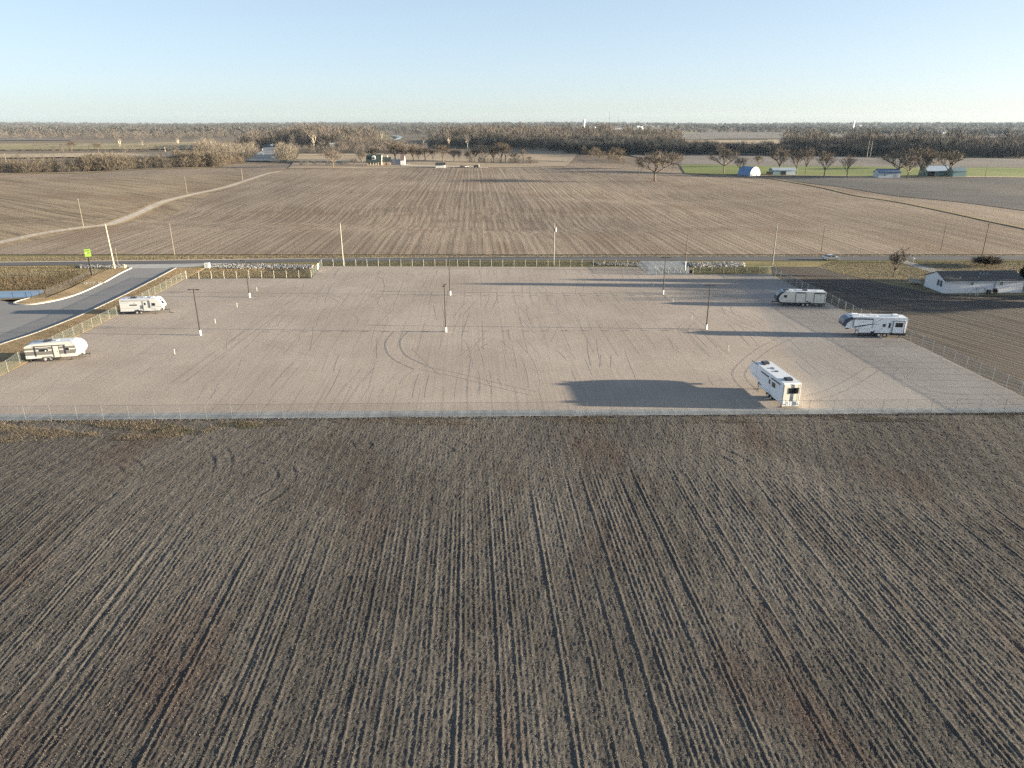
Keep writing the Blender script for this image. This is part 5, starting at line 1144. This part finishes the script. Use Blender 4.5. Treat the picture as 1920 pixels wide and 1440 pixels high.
def hwin(x0, x1, z0, z1):
    mb = MB(); mb.box(x0-.08, x1+.08, -.05, -.013, z0-.08, z1+.08); w_ = mb.build('window', pm('window_trim', (.6, .58, .52), .6), o); mb = MB(); mb.box(x0, x1, -.065, -.052, z0, z1); mb.build('pane', glassd, w_)
    mb = MB(); mb.box((x0+x1)/2-.03, (x0+x1)/2+.03, -.08, -.067, z0, z1); mb.box(x0, x1, -.08, -.067, (z0+z1)/2-.03, (z0+z1)/2+.03); mb.build('muntin', MATS['window_trim'], w_)
hwin(6.0, 6.6, 1.95, 2.5); hwin(13.0, 13.6, 1.9, 2.5)
mb = MB(); mb.box(-.05, -.012, 1.35, 2.75, 1.35, 2.65); w_ = mb.build('window', pm('gable_window_trim', (.3, .32, .34), .6), o)
mb = MB(); mb.box(-.065, -.052, 1.7, 2.4, 1.42, 2.58); mb.build('pane', pm('curtained_pane', (.25, .28, .30), .3), w_)
for y_ in (1.15, 2.45): mb = MB(); mb.box(-.08, -.052, y_, y_+.45, 1.3, 2.65); mb.build('shutter', shut, w_)
mb = MB(); mb.box(11.6, 12.0, -.06, -.014, .75, 2.7); mb.build('downspout_panel', pm('blue_grey_panel', (.35, .38, .42), .6), o)
mb = MB(); mb.box(7.6, 8.1, -.30, -.05, .9, 1.35); mb.build('electric_meter', rvw, o)
x, y = a0+np.array([8.9, -.9]); o2 = empty('satellite_dish', (x, y, 0), R(-60), 'white satellite dish on a stand in front of the mobile home', 'dish')
mb = MB(); mb.bar((0, 0, 0), (0, 0, 1.1), .04, 6); mb.build('post', galv, o2); mb = MB(); mb.ell((0, -.1, 1.35), (.42, .10, .45), 14, 8); mb.build('reflector', rvw, o2)
x, y = a0+np.array([9.9, -.7]); o2 = empty('heat_pump', (x, y, 0), ang, 'dark heat pump unit against the mobile home wall', 'heat pump'); mb = MB(); mb.box(-.4, .4, -.35, .35, .08, .95); mb.build('casing', pm('heat_pump_dark', (.06, .065, .07), .6), o2, bevel=.03); mb = MB(); mb.bar((0, 0, .95), (0, 0, .98), .3, 14); mb.build('grille', blackm, o2)
tree('shrub0', 0, 0, 0, 'small green brown bush growing against the mobile home wall', world=tuple(a0+np.array([11.2, -.9])), ht=1.9, name='small_bush', cat='bush', wide=.6)
x, y = G(1716, 536.5); o2 = empty('entry_porch', (x+.2, y+1.2, 0), ang, 'grey wooden porch at the back left corner of the mobile home', 'porch')
deck = pm('grey_deck_wood', (.30, .30, .28), .8, var=.15); mb = MB(); mb.box(0, 2.2, 0, 2.2, .5, .6); mb.build('deck', deck, o2)
for k, (px_, py_) in enumerate(((.05, .05), (2.1, .05), (.05, 2.1), (2.1, 2.1))): mb = MB(); mb.bar((px_, py_, 0), (px_, py_, 1.6), .06, 5); mb.build('post', deck, o2)
mb = MB()
for z in (.9, 1.2, 1.55): mb.box(0, 2.15, -.02, .03, z, z+.09); mb.box(-.02, .03, 0, 2.15, z, z+.09)
for k in range(9): mb.box(.1+k*.24, .14+k*.24, -.02, .02, .6, 1.55); mb.box(-.02, .02, .1+k*.24, .14+k*.24, .6, 1.55)
mb.build('railing', deck, o2)

# ------------------------------------------------------------------ farm buildings
def m_per_px(u, v): x, y, z = G3(u, v); return depth(x, y, z)/F
def gable(name, label, cat, u, v, rz, L, Wd, he, hr, wallm, roofm, over=.4):
    """near wall's left foot at (u, v); length along local x, depth along y"""
    x, y, z = G3(u, v); o = empty(name, (x, y, z-.05), R(rz), label, cat)
    mb = MB(); mb.box(0, L, 0, Wd, -.5, he)
    for xx, f in ((0, (0, 2, 1)), (L, (0, 1, 2))): mb.add([(xx, 0, he), (xx, Wd, he), (xx, Wd/2, hr-.05)], [f])
    wl = mb.build('wall', wallm, o); mb = MB(); sl_ = (hr-he)/(Wd/2)
    for (y0, y1) in ((-over, Wd/2), (Wd+over, Wd/2)):
        z0 = he-over*sl_; s = [(-over, y0, z0), (L+over, y0, z0), (L+over, y1, hr), (-over, y1, hr)]; s2_ = [(p[0], p[1], p[2]+.15) for p in s]
        mb.add(s+s2_, [(0, 3, 2, 1), (4, 5, 6, 7), (0, 1, 5, 4), (1, 2, 6, 5), (3, 0, 4, 7), (2, 3, 7, 6)])
    rf = mb.build('roof', roofm, o); return o, wl, rf
def face(o, name, side, a0, a1, z0, z1, m, L=0, Wd=0, t=.06):
    mb = MB()
    if side == 'front': mb.box(a0, a1, -t, -.01, z0, z1)
    elif side == 'left': mb.box(-t, -.01, a0, a1, z0, z1)
    elif side == 'right': mb.box(L+.01, L+t, a0, a1, z0, z1)
    return mb.build(name, m, o)
barnw = pm('barn_pale_metal', (.52, .56, .58), .55, .1, var=.06, scale=.6); blueroof = pm('blue_metal_roof', (.10, .15, .24), .45, .3, var=.1, scale=.5); tealm = pm('teal_metal', (.22, .33, .32), .55, .1, var=.1, scale=.5)
greenm = pm('green_metal', (.13, .20, .18), .55, .1, var=.1, scale=.5); paleroof = pm('pale_metal_roof', (.42, .50, .58), .4, .4, var=.1, scale=.4); openm = pm('dark_opening', (.015, .015, .017), .9)
gabw = pm('white_gable', (.80, .79, .75), .6, var=.04); greenroof = pm('dark_green_roof', (.024, .036, .033), .8, var=.2); brick = pm('tan_brick', (.34, .25, .18), .85, var=.2, scale=3)
# dome barn
x, y, z = G3(1416, 330); o = empty('dome_barn', (x, y, z), R(26), 'blue arched dome barn with a white rounded front wall', 'barn')
n = 16; rr = 5.4; hh = 6.6; arc = [(rr*cos(pi*k/n), hh*sin(pi*k/n)) for k in range(n+1)]
mb = MB(); Ld = 13
for k in range(n): (x0, z0), (x1, z1) = arc[k], arc[k+1]; mb.add([(x0, 0, z0), (x0, Ld, z0), (x1, Ld, z1), (x1, 0, z1)], [(0, 1, 2, 3)])
mb.build('arched_roof', pm('blue_arched_steel', (.10, .19, .33), .4, .3, var=.12, scale=.5), o, smooth=True)
for yy, nm in ((.15, 'front_wall'), (Ld-.15, 'rear_wall')): mb = MB(); mb.add([(a*.985, yy, b_*.985) for a, b_ in arc], [tuple(range(n+1))]); fw = mb.build(nm, gabw, o)
mb = MB(); mb.box(1.0, 2.0, .02, .12, 0, 4.2); mb.build('door', pm('blue_door', (.18, .22, .38), .6), o); mb = MB(); mb.box(-2.6, .4, .04, .12, 0, 3.4); mb.build('door', pm('cream_door', (.66, .65, .6), .6), o)
# sheds
o, wl, rf = gable('long_shed', 'long pale grey shed behind bare trees right of the blue dome barn', 'shed', 1449, 328.5, 1, 17.5, 9, 3.6, 5.2, tealm, paleroof)
face(o, 'door', 'front', 6.0, 9.5, 0, 2.8, openm); face(o, 'panel', 'front', 10, 16.8, .4, 3.3, barnw); face(o, 'white_door', 'right', .5, 3, 0, 2.4, gabw, 17.5)
x, y, z = G3(1442, 328.5); o = empty('rusty_trailer', (x-1.6, y, z), 0, 'small rust red farm trailer left of the long pale shed', 'farm trailer'); mb = MB(); mb.box(0, 3.2, 0, 2, .6, 2.6); mb.box(-.8, 0, .9, 1.1, .6, .75); mb.build('box', pm('rust_red', (.16, .08, .055), .8), o)
for xx in (.8, 2.3): mb = MB(); mb.bar((xx, -.15, .4), (xx, .05, .4), .4, 12); mb.build('wheel', tyre, o)
o, wl, rf = gable('blue_roofed_shed', 'white walled shed with a plain dark blue roof on the green strip', 'shed', 1647, 333.5, -1, 15.5, 9, 3.4, 6.0, barnw, blueroof)
face(o, 'window', 'front', 4.0, 4.9, 1.5, 2.4, openm); face(o, 'door', 'front', 12.2, 14, 0, 2.5, pm('shed_door', (.4, .43, .45), .6))
o, wl, rf = gable('green_barn', 'green barn with a pale ridge roof and dark open left bay', 'barn', 1737.5, 331.5, -1, 16.5, 11, 4.2, 7.2, greenm, paleroof)
face(o, 'bay_opening', 'front', .4, 5.5, 0, 3.9, openm); face(o, 'corner_post', 'front', 5.6, 5.9, 0, 4.1, paleroof)  # near-black panel on the wall paints the shade of the open bay
o, wl, rf = gable('teal_shed', 'teal grey shed at the right end of the farm buildings', 'shed', 1786, 332.5, -1, 9.3, 8, 4.4, 6.6, tealm, pm('teal_roof', (.15, .21, .24), .5, .2))
face(o, 'door', 'right', 1.2, 3.4, 0, 3.2, openm, 9.3)
# farmhouse: main block, link and garage wings
o, wl, rf = gable('farmhouse', 'farmhouse with dark green roof, round topped white dormer and white gable ends', 'house', 687.5, 310.5, 3, 13.5, 9.5, 4.2, 9.6, brick, greenroof)
def wing(x0, L, y0, Wd, he, hr, wm, rm, endm=gabw):
    mb = MB(); mb.box(x0, x0+L, y0, y0+Wd, -.5, he); mb.add([(x0, y0, he), (x0, y0+Wd, he), (x0, y0+Wd/2, hr)], [(0, 2, 1)]); w2 = mb.build('wing_wall', wm, o)
    mb = MB()
    for (a, c) in ((y0-.4, y0+Wd/2), (y0+Wd+.4, y0+Wd/2)):
        z0 = he-.2; s = [(x0, a, z0), (x0+L+.3, a, z0), (x0+L+.3, c, hr), (x0, c, hr)]; s2_ = [(p[0], p[1], p[2]+.15) for p in s]
        mb.add(s+s2_, [(0, 3, 2, 1), (4, 5, 6, 7), (0, 1, 5, 4), (1, 2, 6, 5), (3, 0, 4, 7), (2, 3, 7, 6)])
    mb.build('wing_roof', rm, o); mb = MB(); xx = x0+L+.02; mb.box(xx, xx+.12, y0, y0+Wd, 0, he); mb.add([(xx+.1, y0, he), (xx+.1, y0+Wd, he), (xx+.1, y0+Wd/2, hr)], [(0, 1, 2)]); mb.build('gable_wall', endm, o)
mb = MB(); mb.box(13.51, 13.95, -.2, 9.7, 0, 4.2); mb.add([(13.94, -.2, 4.2), (13.94, 9.7, 4.2), (13.94, 4.75, 9.7)], [(0, 1, 2)]); mb.build('gable_wall', gabw, o)
wing(14.0, 7.6, 1.0, 8.0, 3.6, 7.2, brick, greenroof); wing(22.0, 8.5, 2.5, 7.5, 3.4, 5.2, pm('grey_siding', (.36, .37, .38), .7), pm('grey_shingle', (.30, .30, .31), .8)); wing(31.0, 3.6, 0.5, 9.0, 4.6, 9.8, gabw, pm('brown_shingle', (.14, .10, .09), .8))
mb = MB(); mb.box(5.0, 8.2, .5, 3.4, 5.3, 7.2); mb.bar((6.6, .5, 7.2), (6.6, 3.4, 7.2), 1.6, 14); mb.build('dormer', pm('dormer_grey', (.52, .56, .57), .6), o); mb = MB(); mb.box(5.9, 7.3, .40, .49, 5.8, 7.4); mb.build('dormer_window', glassd, o)
mb = MB()
for k in range(5): xx = 1.6+k*2.4; mb.box(xx-.15, xx+.15, -2.2, -1.9, 0, 3.2)
mb.build('porch_columns', gabw, o); mb = MB(); mb.add([(.6, -2.5, 3.1), (12.4, -2.5, 3.1), (12.4, 0, 4.2), (.6, 0, 4.2)], [(0, 1, 2, 3)]); mb.box(.6, 12.4, -2.5, -2.4, 2.9, 3.15); mb.build('porch_roof', greenroof, o)
for k in range(4): face(o, 'window', 'front', 1.8+k*2.9, 3.2+k*2.9, 1.2, 2.9, glassd)
mb = MB(); mb.box(18.6, 19.3, 4.7, 5.3, 6, 8.8); mb.build('chimney', gabw, o); face(o, 'window', 'front', 17.5, 18.5, .5, 2.2, glassd)
o, wl, rf = gable('garden_shed', 'white shed with a dark roof at the end of the farm drive', 'shed', 817, 314.5, 2, 8.0, 5.5, 2.4, 4.2, gabw, pm('near_black_roof', (.03, .03, .035), .8)); face(o, 'door', 'right', 1.5, 3.8, 0, 2.1, pm('white_door', (.7, .7, .68), .6), 8.0)
def tiny_car(u, v, label, col, nm):
    x, y, z = G3(u, v); o = empty('parked_car', (x, y, z+.25), R(8), label, 'car'); mb = MB(); mb.prism([(0, .3), (4.5, .3), (4.5, .8), (3.6, .95), (.2, .95), (0, .8)], -.9, .9); mb.build('body', pm(nm, col, .35), o, bevel=.08)
    mb = MB(); mb.prism([(.5, .95), (3.5, .95), (2.7, 1.5), (1.1, 1.5)], -.75, .75); mb.build('cabin', glassd, o)
    for xx in (.9, 3.6):
        mb = MB(); mb.bar((xx, -.95, .33), (xx, .95, .33), .33, 10); mb.build('wheel', tyre, o)
tiny_car(862, 314, 'dark car parked left of the white one on the farm drive', (.06, .05, .05), 'dark_car_paint'); tiny_car(869, 314, 'white car parked at the end of the farm drive', (.8, .8, .78), 'white_car_paint')
x, y, z = G3(888, 314.8); o = empty('grain_wagon', (x, y, z), 0, 'dark wagon standing at the far end of the farm drive', 'wagon'); mb = MB(); mb.box(0, 4.6, 0, 2.2, .7, 2.3); mb.build('box', pm('wagon_dark', (.05, .045, .045), .7), o); mb = MB(); mb.box(4.62, 4.75, 0, 2.2, .7, 3.0); mb.build('end_board', gabw, o)
for xx in (.8, 3.6): mb = MB(); mb.bar((xx, -.1, .4), (xx, 2.3, .4), .4, 10); mb.build('wheel', tyre, o)
x, y, z = G3(912, 315.5); mb = MB(); mb.bar((0, 0, 0), (.1, 0, 4.6), .35, 7, .25); mb.bar((0, 0, 2.6), (.8, 0, 4.2), .14, 5, .08); o = mb.build('tree_stump', bark, label='tall brown broken tree stump at the end of the farm drive', cat='tree stump'); o.location = (x, y, z-.2)
# far objects
def farhouse(u, v, L, W_, he, hr, label, wm=gabw, rm=None, rz=10, nm='far_house', cat='house'):
    o, a, b_ = gable(nm, label, cat, u, v, rz, L, W_, he, hr, wm, rm or pm('far_grey_roof', (.2, .2, .21), .8)); face(o, 'window', 'front', L*.2, L*.32, 1, 2.2, glassd); face(o, 'door', 'front', L*.5, L*.6, 0, 2.1, glassd); return o
farhouse(619, 278.5, 13, 9, 4.5, 7.5, 'white house alone in the trees below the wooded hill', gabw, pm('white_roof', (.6, .62, .62), .6))
farhouse(634, 252, 26, 12, 6, 11, 'tan stone house on top of the hill pasture', brick)
farhouse(1196, 244.5, 14, 30, 9, 20, 'white twin gabled house left of a pair on the far rise', gabw, gabw); farhouse(1201.5, 245, 14, 30, 9, 19, 'white twin gabled house right of a pair on the far rise', gabw, gabw)
farhouse(1768, 251, 22, 16, 8, 12, 'bright white far house beside the long woods on the right', gabw)
farhouse(1610, 238, 30, 20, 10, 16, 'white far building below the distant ridge on the right', gabw); farhouse(1718, 237, 30, 20, 9, 14, 'tiny pale far farmhouse on the open field at right', gabw)
farhouse(903, 247, 16, 10, 9, 14, 'small white house high in the bluff woods', gabw); farhouse(856, 250, 10, 8, 6, 9, 'pale greenish cabin low in the bluff woods', pm('pale_green_wall', (.4, .48, .44), .7))
farhouse(1082, 241.5, 20, 14, 10, 15, 'white far building left of the two storage tanks', gabw)
farhouse(1143, 243, 90, 30, 7, 9, 'long low grey far building right of the storage tanks', pm('far_grey_wall', (.36, .38, .40), .7)); farhouse(1206, 238, 110, 40, 10, 13, 'long pale industrial building near the horizon', pm('pale_far_wall', (.5, .5, .5), .7), pm('pale_far_roof', (.62, .62, .64), .6))
farhouse(1255, 240, 40, 20, 8, 12, 'pale far barn on the field right of the twin gables', gabw)
tankm = pm('tank_white', (.8, .8, .78), .5, var=.03)
for (u, l) in ((1107, 'left'), (1115, 'right')):
    x, y, z = G3(u, 244); mb = MB(); mb.bar((0, 0, 0), (0, 0, 13), 6.2, 20); mb.bar((0, 0, 13), (0, 0, 16), 6.2, 20, .5); o = mb.build('storage_tank', tankm, label='white cylindrical far storage tank, %s of the pair' % l, cat='tank', group='far storage tanks'); o.location = (x, y, z+1)
x, y = (1095-960)/1420*3300, 3300.; z = float(H(x, y)); o = empty('water_tower', (x, y, z), 0, 'white water tower rising above the horizon', 'water tower')
mb = MB(); mb.bar((0, 0, 0), (0, 0, 34), 4.6, 16, 3.8); mb.build('stem', tankm, o); mb = MB(); mb.ell((0, 0, 41), (6.2, 6.2, 8.5), 18, 12); mb.bar((0, 0, 33), (0, 0, 37), 3.8, 16, 5.6); mb.build('tank', tankm, o, smooth=True); mb = MB(); mb.ell((-3.0, -4.9, 43), (1.6, .8, 2.2), 10, 6); mb.build('emblem', pm('tower_emblem', (.35, .2, .25), .6), o)
def mast(u, D, ht, label):
    x, y = (u-960)/1420*D, D; o = empty('radio_mast', (x, y, float(H(x, y))), 0, label, 'mast'); mb = MB()
    for k in range(3): a_ = 2*pi*k/3; mb.bar((1.0*cos(a_), 1.0*sin(a_), 0), (.5*cos(a_), .5*sin(a_), ht), .28, 4)
    mb.build('mast_legs', pm('mast_steel', (.22, .2, .2), .6), o); mb = MB()
    for k in range(int(ht/4)): 
        a_ = 2*pi*(k % 3)/3; b2 = a_+2*pi/3; z0 = k*4; mb.bar((cos(a_)*.9, sin(a_)*.9, z0), (cos(b2)*.9, sin(b2)*.9, z0+4), .12, 3)
    mb.build('bracing', MATS['mast_steel'], o); mb = MB(); mb.bar((0, 0, ht), (0, 0, ht+6), .2, 4); mb.build('antenna', MATS['mast_steel'], o)
mast(1142.5, 3500, 78, 'taller thin radio mast right of the water tower'); mast(1159, 3700, 58, 'shorter thin radio mast right of the taller one')
mast(1073, 3900, 40, 'faint short mast left of the water tower')
x, y = (1601-960)/1420*4200, 4200.; z = float(H(x, y)); mb = MB(); mb.bar((0, 0, 0), (0, 0, 46), 4.5, 12); mb.ell((0, 0, 46), (4.5, 4.5, 3), 12, 6); o = mb.build('silo', tankm, label='pale silo standing at the distant ridge on the right', cat='silo'); o.location = (x, y, z)
x, y = (934-960)/1420*1350, 1350.; z = float(H(x, y)); cedar(x, y, 17, 'single pointed dark evergreen on top of the bluff', .16, 1500); [c for c in COL.objects if c.name.startswith('evergreen_tree')][-1].location.z = z+2
# highway bridge parapets and the vehicles near it
b1 = pm('bridge_concrete', (.30, .29, .27), .8); 
x0, y0, z0 = G3(492, 283); x1, y1, z1 = G3(503, 264); x2, y2, z2 = G3(518, 282); x3, y3, z3 = G3(521, 264)
o = empty('highway_bridge', (x0, y0, z0), 0, 'highway bridge with pale parapets leading to the horizon at left', 'bridge')
for (a, c) in (((0, 0, .6), (x1-x0, y1-y0, z1-z0+.9)), ((x2-x0, y2-y0, z2-z0+.6), (x3-x0, y3-y0, z3-z0+.9))):
    mb = MB(); n_ = 14; a = np.array(a); c = np.array(c); mb.bar(a+(0, 0, .9), c+(0, 0, .9), .5, 4); mb.build('parapet', b1, o)
    for k in range(0, 15, 2): 
        q = a+(c-a)*k/14; mb = MB(); mb.bar(q, q+(0, 0, 2.4), .35, 5); mb.build('parapet_post', b1, o)
x, y, z = G3(509, 277); o = empty('lorry', (x, y, z+.9), R(90), 'white box lorry driving away on the highway', 'lorry'); mb = MB(); mb.box(0, 9, -1.25, 1.25, 1, 3.8); mb.build('cargo_box', gabw, o, bevel=.05); mb = MB(); mb.box(9.2, 11.4, -1.2, 1.2, .7, 3.0); mb.build('cab', silver, o, bevel=.2)
for xx in (1.2, 2.4, 10.2): mb = MB(); mb.bar((xx, -1.25, .5), (xx, 1.25, .5), .5, 12); mb.build('wheel', tyre, o)
x, y, z = G3(487, 291); farhouse(486, 291.5, 4.5, 4, 2.3, 3.2, 'small white roadside hut left of the highway', gabw, gabw)

# ------------------------------------------------------------------ air
mb = MB(); mb.box(-7900, 7900, -400, 8900, -60, 125)
m = bpy.data.materials.new('haze_air'); m.use_nodes = True; nt = m.node_tree; nt.nodes.clear(); out = nt.nodes.new('ShaderNodeOutputMaterial'); vol = nt.nodes.new('ShaderNodeVolumePrincipled')
vol.inputs['Color'].default_value = (.58, .78, 1, 1); vol.inputs['Density'].default_value = HAZE = 1.9e-5; vol.inputs['Anisotropy'].default_value = .1
nt.links.new(vol.outputs[0], out.inputs['Volume'])
hz = mb.build('haze', m, kind='stuff'); hz.display_type = 'WIRE'
